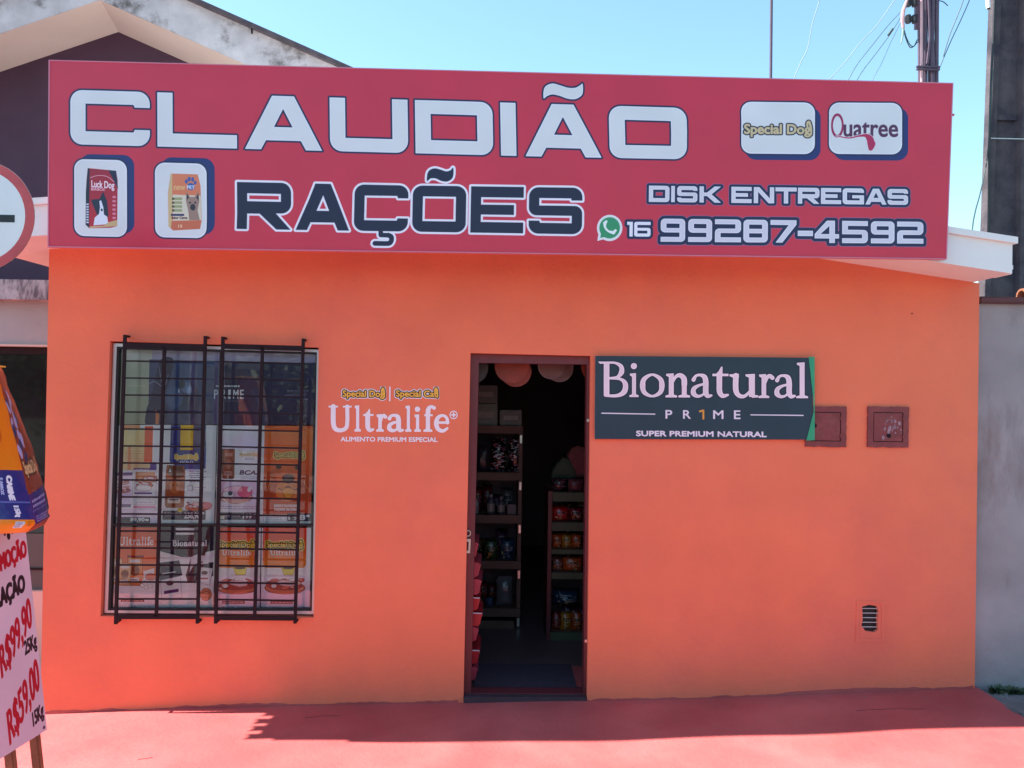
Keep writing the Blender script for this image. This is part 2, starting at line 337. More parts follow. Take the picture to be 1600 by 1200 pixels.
# serif letters: baseline 0, x-height 100, y up
def SG(ch, S, H):
    st = lambda c, y0, y1: ('p', [(c-S/2, y0), (c+S/2, y0), (c+S/2, y1), (c-S/2, y1)])
    ft = lambda c, k=1: ('p', [(c-S*.5-16*k, 0), (c+S*.5+16*k, 0), (c+S*.5+16*k, H*.8), (c+S*.5, H*1.3), (c-S*.5, H*1.3), (c-S*.5-16*k, H*.8)])
    fl = lambda c, y: ('p', [(c-S*.5-13, y), (c+S*.5, y+2), (c+S*.5, y-H*1.5), (c-S*.5, y-H*1.5), (c-S*.5-13, y-H*.8)])
    s_ = lambda pts, w_: ('s', pts, w_)
    if ch == 'l': return [st(30, 0, 150), ft(30), fl(30, 151)]
    if ch == 'i': return [st(30, 0, 98), ft(30), fl(30, 100), ('o', 29, 132, S*.56)]
    if ch == 't': return [s_([(32, 100), (32, 60), (33, 26), (44, 8), (64, 12)], [S, S, S, S*.8, H]), ('p', [(32-S/2, 95), (32+S/2, 95), (32+S/2, 132), (32+S/2-5, 132)]), ('p', [(6, 92), (66, 92), (66, 102), (6, 102)])]
    if ch == 'r': return [st(30, 0, 98), ft(30), fl(30, 100), s_([(36, 62), (46, 86), (60, 94), (74, 86)], [H, S*.6, S*.75, S*.75])]
    if ch == 'a': return [s_([(16, 76), (26, 92), (44, 96), (62, 88), (68, 66), (68, 24), (76, 7), (92, 9)], [S*.75, H*1.2, H*1.2, S*.9, S, S, S*.75, H]),
                          s_([(66, 58), (40, 52), (18, 38), (16, 18), (32, 6), (52, 10), (66, 24)], [H, H*1.2, S*.8, S*.95, H*1.5, H, H])]
    if ch == 'o': return [('c', [(52, 96), (88, 78), (96, 50), (88, 20), (52, 4), (16, 20), (8, 50), (16, 78)], [H, S*.8, S, S*.8, H, S*.8, S, S*.8])]
    if ch == 'e': return [s_([(22, 54), (84, 54)], [H, H]), s_([(86, 54), (80, 82), (54, 96), (24, 82), (14, 48), (26, 16), (56, 5), (84, 20)], [S*.75, S*.6, H*1.1, S*.8, S, S*.85, S*.7, H])]
    if ch == 'f': return [st(30, 0, 112), ft(30), s_([(30, 108), (34, 134), (52, 148), (72, 140)], [S, S*.9, H*1.2, S*.75]), ('p', [(6, 92), (62, 92), (62, 102), (6, 102)])]
    if ch == 'n': return [st(28, 0, 98), ft(28), fl(28, 100), s_([(34, 64), (50, 88), (70, 94), (88, 80), (90, 54)], [H, H*1.4, S*.8, S, S]), st(90, 0, 56), ft(90)]
    if ch == 'u': return [s_([(26, 94), (26, 34), (38, 10), (60, 7), (82, 30)], [S, S, S*.8, H*1.5, H]), fl(26, 100), st(88, 4, 98), fl(88, 100), ('p', [(88, 0), (112, 2), (112, 10), (88, 14)])]
    if ch == 'U': return [s_([(34, 146), (34, 52), (46, 16), (78, 6), (110, 18), (120, 52), (120, 146)], [S, S, S*.95, H*1.7, H*1.7, S*.8, S*.8]),
                          ('p', [(6, 150), (62, 150), (62, 141), (6, 141)]), ('p', [(94, 150), (146, 150), (146, 141), (94, 141)])]
    if ch == 'B': return [('p', [(24, 4), (24+S, 4), (24+S, 146), (24, 146)]), ('p', [(0, 150), (50, 150), (50, 143), (8, 141)]),
                          s_([(30, 145), (70, 145), (96, 130), (98, 104), (80, 84), (48, 79)], [H, H, S*.75, S*.95, H*1.2, H]),
                          s_([(48, 79), (92, 76), (114, 56), (110, 22), (80, 5), (30, 5)], [H, H*1.2, S*.9, S, H*1.5, H])]
def serif(ch, x0, x1, base, xh, S, H):
    pr = SG(ch, S, H); xs = []
    for p in pr:
        if p[0] == 'o': xs += [p[1]-p[3], p[1]+p[3]]
        else:
            if p[0] == 'p': xs += [q[0] for q in p[1]]
            else: xs += [q[0]-v/2 for q, v in zip(p[1], p[2])]+[q[0]+v/2 for q, v in zip(p[1], p[2])]
    a, b = min(xs), max(xs); k = xh/100; fx = lambda x: x0+(x-a)/(b-a)*(x1-x0); fy = lambda y: base-y*k
    out = []
    for p in pr:
        if p[0] == 'o': out.append(ell(fx(p[1]), fy(p[2]), p[3]*k, p[3]*k))
        elif p[0] == 'p': out.append(poly([(fx(x), fy(y)) for x, y in p[1]]))
        else: out.append(stroke([(fx(x), fy(y)) for x, y in p[1]], [v*k for v in p[2]], closed=(p[0] == 'c')))
    return out
def trace(fs, shape, off):
    """contours of the union of distance fields"""
    h, w_ = shape; G = np.full((h+2, w_+2), 50., np.float32)
    for (X0, X1, Y0, Y1), sd in fs: v = G[Y0+1:Y1+1, X0+1:X1+1]; np.minimum(v, sd-off, out=v)
    G[G == 0] = 1e-4; ins = G < 0; code = ins[:-1, :-1]*1+ins[:-1, 1:]*2+ins[1:, 1:]*4+ins[1:, :-1]*8
    nxt = {}
    TB = {1: [(3, 0)], 2: [(0, 1)], 3: [(3, 1)], 4: [(1, 2)], 5: [(3, 2), (1, 0)], 6: [(0, 2)], 7: [(3, 2)], 8: [(2, 3)], 9: [(2, 0)], 10: [(0, 3), (2, 1)], 11: [(2, 1)], 12: [(1, 3)], 13: [(1, 0)], 14: [(0, 3)]}
    def key(j, i, e): return {0: (j, i, 0), 1: (j, i+1, 1), 2: (j+1, i, 0), 3: (j, i, 1)}[e]
    for j, i in zip(*np.nonzero((code > 0) & (code < 15))):
        for a, b in TB[int(code[j, i])]: nxt[key(j, i, a)] = key(j, i, b)
    def pos(k):
        j, i, d = k; a = G[j, i]; b = G[j, i+1] if d == 0 else G[j+1, i]; t = a/(a-b)
        return (i-.5+(t if d == 0 else 0), j-.5+(t if d == 1 else 0))
    loops = []
    while nxt:
        k0 = next(iter(nxt)); k = k0; L = []
        while k in nxt: L.append(pos(k)); k = nxt.pop(k)
        if len(L) < 8: continue
        L = np.array(L); keep = [0]
        for i in range(1, len(L)):      # drop points that lie on a straight run
            a = L[keep[-1]]; c = L[(i+1) % len(L)]; d = c-a; m_ = L[keep[-1]+1:i+1]-a; ln = math.hypot(*d)+1e-9
            if np.abs(m_[:, 0]*d[1]-m_[:, 1]*d[0]).max()/ln > .22: keep.append(i)
        if len(keep) > 2: loops.append(L[keep])
    return loops
def decal(name, prims, ext, sc, off, Y, m, parent):
    """lettering cut as thin vinyl, from drawing primitives in photo pixels"""
    c = Canvas(*ext, .01, (0, 0, 0)); c.sc = sc; c.w = int((ext[2]-ext[0])*sc); c.h = int((ext[3]-ext[1])*sc)
    fs = [f for f in (c.field(p, (off+1)*sc) for p in prims) if f]
    ls = trace(fs, (c.h, c.w), off*sc)
    ls = [[(P(ext[0]+x/sc, ext[1]+y/sc, 0).x, P(ext[0]+x/sc, ext[1]+y/sc, 0).z) for x, y in l] for l in ls]
    def area(l): return sum(l[i-1][0]*l[i][1]-l[i][0]*l[i-1][1] for i in range(len(l)))/2
    def inside(p, l):
        r_ = False
        for i in range(len(l)):
            (x0, y0), (x1, y1) = l[i-1], l[i]
            if (y0 > p[1]) != (y1 > p[1]) and p[0] < x0+(x1-x0)*(p[1]-y0)/(y1-y0): r_ = not r_
        return r_
    ls.sort(key=lambda l: -abs(area(l))); groups = []; mb = MB()
    for l in ls:
        host = None
        if area(l)*area(ls[0]) < 0:
            for g in groups:
                if inside(l[0], g[0]): host = g
        if host: host.append(l)
        else: groups.append([l])
    for g in groups: plate_mb(g, Y, Y+.0008, mb)
    return mb.build(name, m, parent)

# ================================================================== MATERIALS
M = {}
M['wall'] = mat('orange_paint', (.84, .205, .108), .75, .07, 1.7, .4, 34, col2=(.75, .175, .115), thr=(.45, .68), spec=.3)
M['white'] = mat('white_paint', (.8, .79, .78), .6, .05, 2, .12, 40)
M['soffit'] = mat('soffit_paint', (.78, .74, .70), .7, .06, 2, .12, 40)
M['pave'] = mat('red_floor_paint', (.43, .078, .078), .6, .2, 1.9, .35, 38, col2=(.47, .115, .108), thr=(.42, .66), spec=.35)
M['greyfloor'] = mat('grey_concrete', (.2, .185, .18), .85, .3, 5, .5, 40, col2=(.11, .1, .1))
M['asphalt'] = mat('asphalt', (.13, .12, .115), .85, .2, 8, .5, 90)
M['greywall'] = mat('grey_render', (.34, .30, .31), .85, .2, 2.2, .6, 22, col2=(.17, .12, .11), thr=(.5, .72), stretch=(2.2, 2.2, .8))
M['stain'] = mat('stained_concrete', (.45, .43, .46), .85, .25, 9, .5, 30, col2=(.12, .1, .12), thr=(.43, .56), stretch=(3, 3, 1))
M['stain2'] = mat('weathered_fascia', (.5, .47, .49), .85, .2, 7, .5, 30, col2=(.13, .115, .11), thr=(.53, .66))
M['cream'] = mat('cream_paint', (.62, .50, .43), .75, .08, 1.5, .2, 40)
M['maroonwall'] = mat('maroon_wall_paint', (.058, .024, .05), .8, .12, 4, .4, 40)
M['greyband'] = mat('grey_paint', (.36, .37, .38), .75, .12, 3, .25, 30, col2=(.29, .3, .31), thr=(.5, .7))
M['maroon'] = mat('maroon_wood_paint', (.13, .022, .028), .45, .12, 8, .15, 30)
M['boxpaint'] = mat('maroon_metal_paint', (.21, .035, .04), .5, .18, 14, .25, 50, col2=(.26, .06, .06), thr=(.5, .65))
M['iron'] = mat('dark_iron_paint', (.016, .007, .011), .65, .2, 30, .2, 80, spec=.22)
M['alu'] = mat('aluminium_frame', (.6, .6, .6), .35, .06, 5, .05, 60, metal=.6)
M['rubber'] = mat('black_gasket', (.01, .01, .012), .6, .1, 5, 0)
M['steel'] = mat('bright_steel', (.6, .58, .55), .3, .1, 20, .1, 60, metal=.9)
M['woodleg'] = mat('easel_wood', (.24, .09, .045), .6, .3, 20, .3, 60)
M['shelfwood'] = mat('shelf_wood', (.13, .062, .045), .6, .25, 9, .15, 50)
M['shelfgreen'] = mat('green_shelf_lip', (.075, .08, .045), .6, .15, 9, .1, 50)
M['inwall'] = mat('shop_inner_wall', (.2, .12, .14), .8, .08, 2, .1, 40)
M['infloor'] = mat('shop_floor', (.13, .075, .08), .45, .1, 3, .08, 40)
M['matblue'] = mat('blue_door_mat', (.055, .035, .055), .9, .15, 30, .3, 90)
M['sill'] = mat('threshold_stone', (.055, .03, .04), .6, .15, 12, .2, 50)
M['poledark'] = mat('pole_concrete', (.085, .068, .078), .85, .3, 6, .6, 40, col2=(.035, .028, .045), thr=(.48, .66))
M['conduit'] = mat('grey_conduit', (.09, .055, .09), .5, .2, 9, .1, 50)
M['pinkpipe'] = mat('pale_pipe', (.5, .3, .32), .5, .1, 9, .1, 50)
M['black'] = mat('black_plastic', (.012, .012, .016), .45, .2, 9, .1, 50)
M['cable'] = mat('cable_sheath', (.02, .045, .045), .6, .1, 9, 0)
M['palecable'] = mat('pale_cable_sheath', (.25, .32, .3), .6, .1, 9, 0)
M['terracotta'] = mat('terracotta', (.34, .13, .07), .8, .25, 9, .4, 40)
M['capred'] = mat('red_brown_coping', (.12, .045, .05), .8, .2, 6, .4, 40)
M['edge'] = mat('panel_edge', (.62, .6, .6), .5, .05, 9, 0)
M['pinktrim'] = mat('pink_panel_trim', (.62, .2, .3), .5, .05, 9, 0)
M['rededge'] = mat('red_panel_edge', (.5, .05, .09), .45, .05, 9, 0)
M['vinylwhite'] = mat('white_vinyl', (.86, .82, .88), .45, .03, 9, 0)
M['vinylyellow'] = mat('yellow_vinyl', (.9, .5, .06), .45, .03, 9, 0)
M['vinylbrown'] = mat('dark_brown_vinyl', (.05, .015, .01), .45, .03, 9, 0)
M['green'] = mat('green_tape', (.03, .34, .17), .45, .08, 9, .05)
M['leaf'] = mat('weed_leaf', (.055, .085, .04), .7, .3, 30, 0)
M['leaf2'] = mat('tree_leaf', (.07, .12, .04), .7, .35, 3, 0)
M['bark'] = mat('tree_bark', (.1, .075, .06), .9, .3, 12, .4)
M['opposite'] = mat('beige_wall_across', (.55, .5, .38), .8, .06, 1, .1)
def glass(name, tint, refl=1.0):
    m = bpy.data.materials.new(name); m.use_nodes = True; n = m.node_tree.nodes; L = m.node_tree.links; n.remove(n['Principled BSDF'])
    t = n.new('ShaderNodeBsdfTransparent'); t.inputs[0].default_value = (*tint, 1); g = n.new('ShaderNodeBsdfGlossy'); g.inputs['Roughness'].default_value = .015
    no = n.new('ShaderNodeTexNoise'); no.inputs['Scale'].default_value = 3; bp = n.new('ShaderNodeBump'); bp.inputs['Strength'].default_value = .05; bp.inputs['Distance'].default_value = .02
    tc = n.new('ShaderNodeTexCoord'); L.new(tc.outputs['Object'], no.inputs[0]); L.new(no.outputs['Fac'], bp.inputs['Height']); L.new(bp.outputs[0], g.inputs['Normal'])
    f = n.new('ShaderNodeFresnel'); f.inputs[0].default_value = 1.52; mu = n.new('ShaderNodeMath'); mu.operation = 'MULTIPLY'; mu.inputs[1].default_value = refl; L.new(f.outputs[0], mu.inputs[0])
    x = n.new('ShaderNodeMixShader'); L.new(mu.outputs[0], x.inputs[0]); L.new(t.outputs[0], x.inputs[1]); L.new(g.outputs[0], x.inputs[2]); L.new(x.outputs[0], n['Material Output'].inputs[0]); return m
M['glass'] = glass('window_glass', (.99, .99, .99), 1.25)
M['darkglass'] = mat('dark_window_glass', (.012, .014, .016), .04, .1, 3, .02, 2, spec=.9)

# ================================================================== GROUND
def gz(x):
    xs = [-9, -2.77, -1.49, -.25, .6, 1.6, 2.15, 2.9, 9]; zs = [-.2, -.096, -.04, -.004, .006, .042, .078, .098, .2]
    return float(np.interp(x, xs, zs))
def sheet(name, x0, x1, y0, y1, nx, ny, zf, m, kind='structure', thick=0):
    mb = MB(); 
    for j in range(ny+1):
        for i in range(nx+1):
            x = x0+(x1-x0)*i/nx; y = y0+(y1-y0)*j/ny; mb.v.append((x, y, zf(x, y)))
    for j in range(ny):
        for i in range(nx): a = j*(nx+1)+i; mb.f.append((a, a+1, a+nx+2, a+nx+1))
    o = mb.build(name, m, smooth=True); tag(o, kind=kind); return o
ground = sheet('ground', -400, 400, -400, 400, 8, 8, lambda x, y: -.45, M['greyfloor'])
wob = lambda x, y: .004*math.sin(x*2.3+y*1.7)+.003*math.sin(x*5.1-y*3.3)
sheet('red_pavement', -9, 2.9, -2.7, .6, 90, 24, lambda x, y: gz(x)+wob(x, y)+.02*y*0, M['pave'])
sheet('grey_pavement', 2.86, 9, -2.7, .6, 30, 14, lambda x, y: gz(x)-.022+wob(x, y), M['greyfloor'])
mb = MB()
for k in range(24):            # broken, pale edge where the red paint stops
    y = .02-k*.055; mb.box(2.885+random.uniform(-.012, .012), 2.93+random.uniform(-.02, .02), y-.055, y-.004, .03, gz(2.9)-.006+random.uniform(-.006, .006))
tag(mb.build('pavement_edge', M['greyfloor']), kind='structure')
kerb = MB().box(-9, 9, -2.86, -2.71, -.4, .02).build('kerb', M['greyfloor'], bevel=.015); tag(kerb, kind='structure')
sheet('street', -60, 60, -9.5, -2.75, 30, 6, lambda x, y: -.16+.001*y, M['asphalt'])
sheet('far_pavement', -60, 60, -12.5, -9.5, 30, 3, lambda x, y: -.02, M['greyfloor'])

# ================================================================== SHOP BUILDING
B = thing('shop_building', 'small orange pet food shop with barred window, open door and white roof slab', 'building', (0, 0, -.05))
WL, WR = -2.769, 2.877
def under(x):                  # underside of the low-pitched slab
    return float(np.interp(x, [-3.3, -2.77, .2, 1.9, 2.9], [2.632, 2.682, 2.95, 2.712, 2.578]))
top = [(x, under(x)) for x in np.linspace(WR, WL, 15)]
bottom = [(x, gz(x)-.12) for x in np.linspace(WL, WR, 20)]
door_px = [(735, 551.5), (923, 556), (917.5, 1096.5), (724, 1096)]
win_px = [(172, 533), (498, 543), (490, 965), (157, 963)]
hole = [(1347, 948), (1358, 945), (1370, 947), (1373, 957), (1371, 966), (1372, 984), (1366, 988), (1352, 986), (1346, 977), (1348, 968)]
plate_mb([bottom+top, px_loop(door_px, 0), px_loop(win_px, 0), px_loop(hole, 0)], 0, .16).build('front_wall', M['wall'], B)
box('side_wall', WL, WL+.16, .16, 5, -.3, 2.60, M['wall'], B); box('side_wall', WR-.16, WR, .16, 5, -.3, 2.50, M['wall'], B)
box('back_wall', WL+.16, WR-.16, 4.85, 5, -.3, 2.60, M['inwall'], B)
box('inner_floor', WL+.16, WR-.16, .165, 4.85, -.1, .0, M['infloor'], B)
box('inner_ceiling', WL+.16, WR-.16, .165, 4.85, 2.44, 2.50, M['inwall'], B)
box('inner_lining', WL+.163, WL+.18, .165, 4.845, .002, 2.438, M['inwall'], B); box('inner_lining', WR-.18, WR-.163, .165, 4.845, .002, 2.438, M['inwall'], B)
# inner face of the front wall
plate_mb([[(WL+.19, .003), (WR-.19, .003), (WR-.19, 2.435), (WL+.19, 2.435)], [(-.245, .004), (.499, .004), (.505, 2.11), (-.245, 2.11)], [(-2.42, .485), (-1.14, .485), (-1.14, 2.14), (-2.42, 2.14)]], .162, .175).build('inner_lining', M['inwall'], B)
# roof slab
XS0, XS1 = -3.07, 2.838; TH = .205
mb = MB(); n = 36; ys = [-.37, 5.2]
for i in range(n+1):
    x = XS0+(XS1-XS0)*i/n; u_ = under(x)
    for y in ys: mb.v += [(x, y, u_), (x, y, u_+TH-.035)]
for i in range(n):
    a, b = i*4, i*4+4
    mb.f += [(a, b, b+1, a+1), (a+2, a+3, b+3, b+2), (a, a+2, b+2, b), (a+1, b+1, b+3, a+3)]
mb.f += [(0, 1, 3, 2), (n*4, n*4+2, n*4+3, n*4+1)]
slab = mb.build('roof_slab', M['white'], B)
mb = MB()
for i in range(n+1):           # projecting top trim
    x = XS0-.012+(XS1-XS0+.03)*i/n; u_ = under(x)+TH-.0345
    mb.v += [(x, -.392, u_), (x, -.392, u_+.036), (x, 5.2, u_), (x, 5.2, u_+.036)]
for i in range(n):
    a, b = i*4, i*4+4
    mb.f += [(a, b, b+1, a+1), (a+2, a+3, b+3, b+2), (a, a+2, b+2, b), (a+1, b+1, b+3, a+3)]
mb.f += [(0, 1, 3, 2), (n*4, n*4+2, n*4+3, n*4+1)]
mb.build('roof_trim', M['white'], B)
mb = MB()                      # rough mortar on the slab's right end
for k in range(7): mb.box(XS1-.02, XS1+random.uniform(.002, .014), -.36+random.uniform(-.004, .01), -.2, 2.585+k*.026, 2.583+k*.026+.027)
mb.build('mortar_edge', M['white'], B)
def tile_mesh(x, y, z, L=.4, r=.037):
    m_ = MB(); k = 7
    for t, rr in ((0, r), (1, r*.85)):
        for j in range(k+1):
            a = math.pi*j/k; m_.v.append((x+t*L, y+math.cos(a)*rr, z+math.sin(a)*rr+t*.02)); 
        for j in range(k+1):
            a = math.pi*j/k; m_.v.append((x+t*L, y+math.cos(a)*(rr-.012), z+math.sin(a)*(rr-.012)+t*.02))
    N = k+1
    for j in range(k): m_.f += [(j, j+1, 2*N+j+1, 2*N+j), (N+j, 3*N+j, 3*N+j+1, N+j+1), (j, N+j, N+j+1, j+1), (2*N+j, 2*N+j+1, 3*N+j+1, 3*N+j)]
    return m_
t0 = tile_mesh(XS0-.205, -.335, under(XS0)+TH+.004).build('shadow_tile', M['terracotta'], B, smooth=True)  # unseen tile row, added and pushed past the slab to cast a toothed shadow
for k in range(1, 12):
    c = t0.copy(); COL.objects.link(c); c.parent = B; c.matrix_parent_inverse = t0.matrix_parent_inverse.copy(); c.location = (random.uniform(-.02, .015), k*.105+random.uniform(-.006, .006), 0)

# door frame, lock, threshold
DL, DR = px_loop(door_px, 0), None
def quad_bar(name, pts, y0, y1, m, parent): return plate_mb([px_loop(pts, 0)], y0, y1).build(name, m, parent)
door_frame = plate_mb([px_loop([(735, 551.5), (923, 556), (917.5, 1096.5), (724, 1096)], 0), px_loop([(748, 566.5), (918.5, 569), (913, 1088), (735.5, 1087)], 0)], .045, .135).build('door_frame', M['maroon'], B)
box('threshold', -.245, .5, -.012, .175, -.1, .028, M['sill'], B, bevel=.006)
mb = MB()
for a, b in ((0, 15), (15, 30)):
    pass
c_ = P(731.5, 833, .04); mb.tube([(c_.x+.015*math.cos(t), .036, c_.z+.017*math.sin(t)) for t in np.linspace(0, 2*math.pi, 17)], .0045, 6); mb.build('lock_ring', M['steel'], door_frame, smooth=True)
q = px_loop([(726.5, 842), (735.5, 842), (734.5, 864), (725.5, 864)], .04); q2 = px_loop([(729, 846), (732.5, 846), (732, 860), (728.5, 860)], .04)
plate_mb([q, q2], .033, .044).build('lock_plate', M['steel'], door_frame)
for px, py in ((918.5, 657), (915.5, 1001)):
    c = P(px, py, .04); MB().tube([(c.x, .045, c.z), (c.x, .03, c.z)], .009, 10).build('bolt', M['steel'], door_frame)

# meter boxes
def meter_box(px0, py0, px1, py1, knob):
    a, b = P(px0, py0, 0), P(px1, py1, 0); x0, x1, z1, z0 = a.x, b.x, a.z, b.z
    fr = []
    N = 14
    for (ax, az), (bx, bz) in (((x0, z0), (x1, z0)), ((x1, z0), (x1, z1)), ((x1, z1), (x0, z1)), ((x0, z1), (x0, z0))):
        for i in range(N): fr.append((ax+(bx-ax)*i/N+random.uniform(-.0022, .0022), az+(bz-az)*i/N+random.uniform(-.0022, .0022)))
    i0 = .034
    bx = plate_mb([fr, [(x0+i0, z0+i0), (x1-i0, z0+i0), (x1-i0, z1-i0), (x0+i0, z1-i0)]], -.012, -.0005).build('meter_box', M['boxpaint'], B)
    box('back_plate', x0+i0-.01, x1-i0+.01, -.0035, .002, z0+i0-.01, z1-i0+.01, M['iron'], bx)
    box('meter_door', x0+i0+.004, x1-i0-.004, -.010, -.0035, z0+i0+.004, z1-i0-.004, M['boxpaint'], bx, bevel=.0015)
    k = P(knob[0], knob[1], 0); MB().tube([(k.x, -.010, k.z), (k.x, -.019, k.z)], .012, 12).build('knob', M['iron'], bx)
    for dz in (.28, .72): box('hinge', x1-i0-.006, x1-i0+.006, -.0165, -.0125, z0+(z1-z0)*dz-.01, z0+(z1-z0)*dz+.01, M['boxpaint'], bx)
    return bx
meter_box(1258, 634.5, 1321, 698.5, (1271.5, 665)); mbx = meter_box(1355, 635, 1418, 699.5, (1387, 681))
mbx['label'] = 'maroon meter box with a scratched, whitish worn door'
smear = mat('worn_grey_scrape', (.32, .2, .24), .8, .5, 40, 0)
mb = MB()
for k in range(26):
    c = P(random.gauss(1393, 8), random.gauss(668, 9), 0); s_ = random.uniform(.003, .013)
    an = [random.uniform(.5, 1)*s_ for _ in range(7)]
    loop = [(c.x+math.cos(2*math.pi*j/7)*an[j], c.z+math.sin(2*math.pi*j/7)*an[j]*1.6) for j in range(7)]
    mb = plate_mb([loop], -.0103-.00004*k, -.0101-.00004*k, mb)
tag(mb.build('paint_scrape', smear, mbx), kind='stuff')

# vent
a, b = P(1338, 938, 0), P(1382, 1003, 0)
vf = plate_mb([[(a.x, b.z), (b.x, b.z), (b.x, a.z), (a.x, a.z)], px_loop([(1342, 942), (1377, 942), (1377, 998), (1342, 998)], 0)], -.0035, 0.0005).build('vent_grille', M['wall'], B)
plate_mb([[(x, z) for x, z in px_loop([(1359+(x-1359)*.985, 966+(y-966)*.985) for x, y in hole], 0)]], .022, .15).build('vent_dark_plug', M['rubber'], vf)  # solid black plug standing in for the shade inside the hole
for k in range(5):
    y = 951+k*7.2; p, q = P(1345, y, 0), P(1374, y+.3, 0); MB().tube([(p.x, .006, p.z), (q.x, .006, q.z)], .0022, 6).build('vent_bar', M['edge'], vf)
# small wall marks
mb = MB(); c = P(1425, 490, 0)
mb.tube([(c.x, 0, c.z), (c.x, -.004, c.z)], .0055, 10).build('wall_plug', mat('plug_paint', (.4, .09, .05)), B)

# window: frame, panes, grille
win = plate_mb([px_loop([(173.5, 536), (497, 546), (489, 962), (159, 960)], 0), px_loop([(178.5, 541), (493.5, 550), (485.5, 957), (164.5, 956)], 0)], .03, .085).build('window', M['alu'], B)
plate_mb([px_loop([(178.5, 541), (493.5, 550), (485.5, 957), (164.5, 956)], 0), px_loop([(181.5, 545), (491.5, 553), (483.5, 953.5), (168, 953)], 0)], .036, .082).build('gasket', M['rubber'], win)
for nm, q in (('transom', [(166, 820), (487, 820.5), (487, 824), (166, 823.5)]), ('mullion', [(339.5, 548), (342.5, 548), (334, 955), (331, 955)])):
    quad_bar(nm, q, .04, .062, M['rubber'], win)
for q in ([(181, 545), (339, 549), (334, 820), (172, 819.5)], [(343, 549), (492, 553), (486.5, 820), (338, 820)], [(171, 824), (334, 824), (331, 953), (167, 953)], [(338, 824), (486.5, 824.5), (484, 953), (335, 953)]):
    quad_bar('pane', q, .050, .054, M['glass'], win)
box('window_sill', P(157, 963, 0).x, P(490, 963, 0).x, .001, .05, .47, .4895, M['wall'], B)
gr = MB(); GY = -.05
for tx, ty, bx_, by in ((195.5, 523, 181, 975), (321, 525, 308.5, 974), (348.5, 526, 337, 974), (474, 529, 461, 974)):
    gr.bar(P(tx, ty, GY), P(bx_, by, GY), .0185, .012)
grille = gr.build('window_grille', M['iron'], B)
for tx, ty, bx_, by in ((195.5, 525, 181, 972.5), (321, 527, 308.5, 972), (348.5, 528, 337, 972), (474, 531, 461, 972)):
    for a in (P(tx, ty, GY), P(bx_, by, GY)):
        MB().bar((a.x, GY, a.z), (a.x, .012, a.z), .016, .012).build('wall_bracket', M['iron'], grille)
for px0, px1, bx0, bx1, dy in ((195, 321, 181.5, 309, 0), (348.5, 474, 337, 461, 2.5)):
    def X(y, l): t = (y-525)/(975-525); return (px0+(bx0-px0)*t) if l else (px1+(bx1-px1)*t)
    for y0, th in ((539.5, .031), (963.5, .026)):
        MB().bar(P(X(y0, 1), y0+dy*.6, GY), P(X(y0, 0), y0+dy+2.5*(y0 < 600), GY), th, .014).build('rail', M['iron'], grille)
    xm0, xm1 = (px0+px1)/2-1, (bx0+bx1)/2-1
    MB().bar(P(xm0, 541, GY-.001), P(xm1, 963, GY-.001), .018, .012).build('bar', M['iron'], grille)
    for k in range(15):
        y = 564+k*26.55
        MB().bar(P(X(y, 1), y+dy*.4, GY+.006), P(X(y, 0), y+dy+1.6-k*.1, GY+.006), .0092, .0092).build('bar', M['iron'], grille)

# ================================================================== MAIN SIGNBOARD
print('signboard')
SQ = [(78, 95), (1488, 131), (1478, 404), (76, 385)]
RED = (.80, .165, .28); PALE = (.87, .88, .90); NAVY = (.09, .10, .28); WHT = (.93, .93, .98)
c = Canvas(0, 0, 1400, 282, 2.9, RED, SQ)
t1 = lambda x: 141+.0283*(x-130); b1 = lambda x: 226.3+.0228*(x-130)
L1 = line_of([('C', 111, 239), ('L', 251, 378), ('A', 390.5, 513), ('U', 525.5, 648.5), ('D', 660, 781.5), ('I', 793.5, 817.5), ('A', 831.5, 950), ('O', 962, 1082)], t1, b1, 24.5, 21, 19)
L1.append(poly(catmull([(861.5, 153.5), (861.8, 141), (866, 134), (876, 130.5), (888, 133.5), (900, 137), (911, 137), (919, 133), (922.5, 131), (922.8, 143), (920, 149.5), (911, 154.5), (899, 154), (886, 149.5), (875, 147.5), (867, 150)], closed=True)[0]))
c.draw(L1, (2.6, NAVY), (0, WHT)); c.draw(L1, (-1.2, PALE))
t2 = lambda x: 283.6+.0165*(x-377); b2 = lambda x: 357+.0165*(x-377)
L2 = line_of([('R', 377.5, 463), ('A', 471.5, 556), ('C', 563.5, 648.5), ('O', 655.5, 739.5), ('E', 747, 829.5), ('S', 838, 921)], t2, b2, 16, 17, 15)
L2.append(poly(catmull([(677.5, 281), (678, 270), (682, 264), (690, 261.5), (699, 263.5), (707, 266), (714, 264.5), (718.5, 260.5), (718.5, 272), (716, 278), (709, 282), (700, 281), (691, 277), (683, 277)], closed=True)[0]))
ced = [stroke([(606, 358), (606.5, 367), (618, 367.2)], 7, False), stroke([(618, 367.2), (622.5, 369.5), (623.5, 374.5), (621, 379.5), (615, 380.5), (597.5, 380.2)], 7.5)]
c.draw(L2+ced, (3.4, WHT)); c.draw(L2+ced, (0, (.09, .07, .22)))
t3 = lambda x: 289.3+.0165*(x-1024); b3 = lambda x: 315+.014*(x-1024); zx = lambda v: 930+v/3.019
L3 = line_of([(ch, zx(a), zx(b)) for ch, a, b in (('D', 284, 380), ('I', 388, 405), ('S', 416, 510), ('K', 520, 620), ('E', 668, 762), ('N', 772, 866), ('T', 872, 970), ('R', 976, 1075), ('E', 1082, 1175), ('G', 1182, 1280), ('A', 1286, 1384), ('S', 1388, 1482))], t3, b3, 6.6, 6.2, 5)
c.draw(L3, (4.6, (.62, .42, .6))); c.draw(L3, (3.8, NAVY), (0, WHT)); c.draw(L3, (-.9, (.86, .85, .9)))
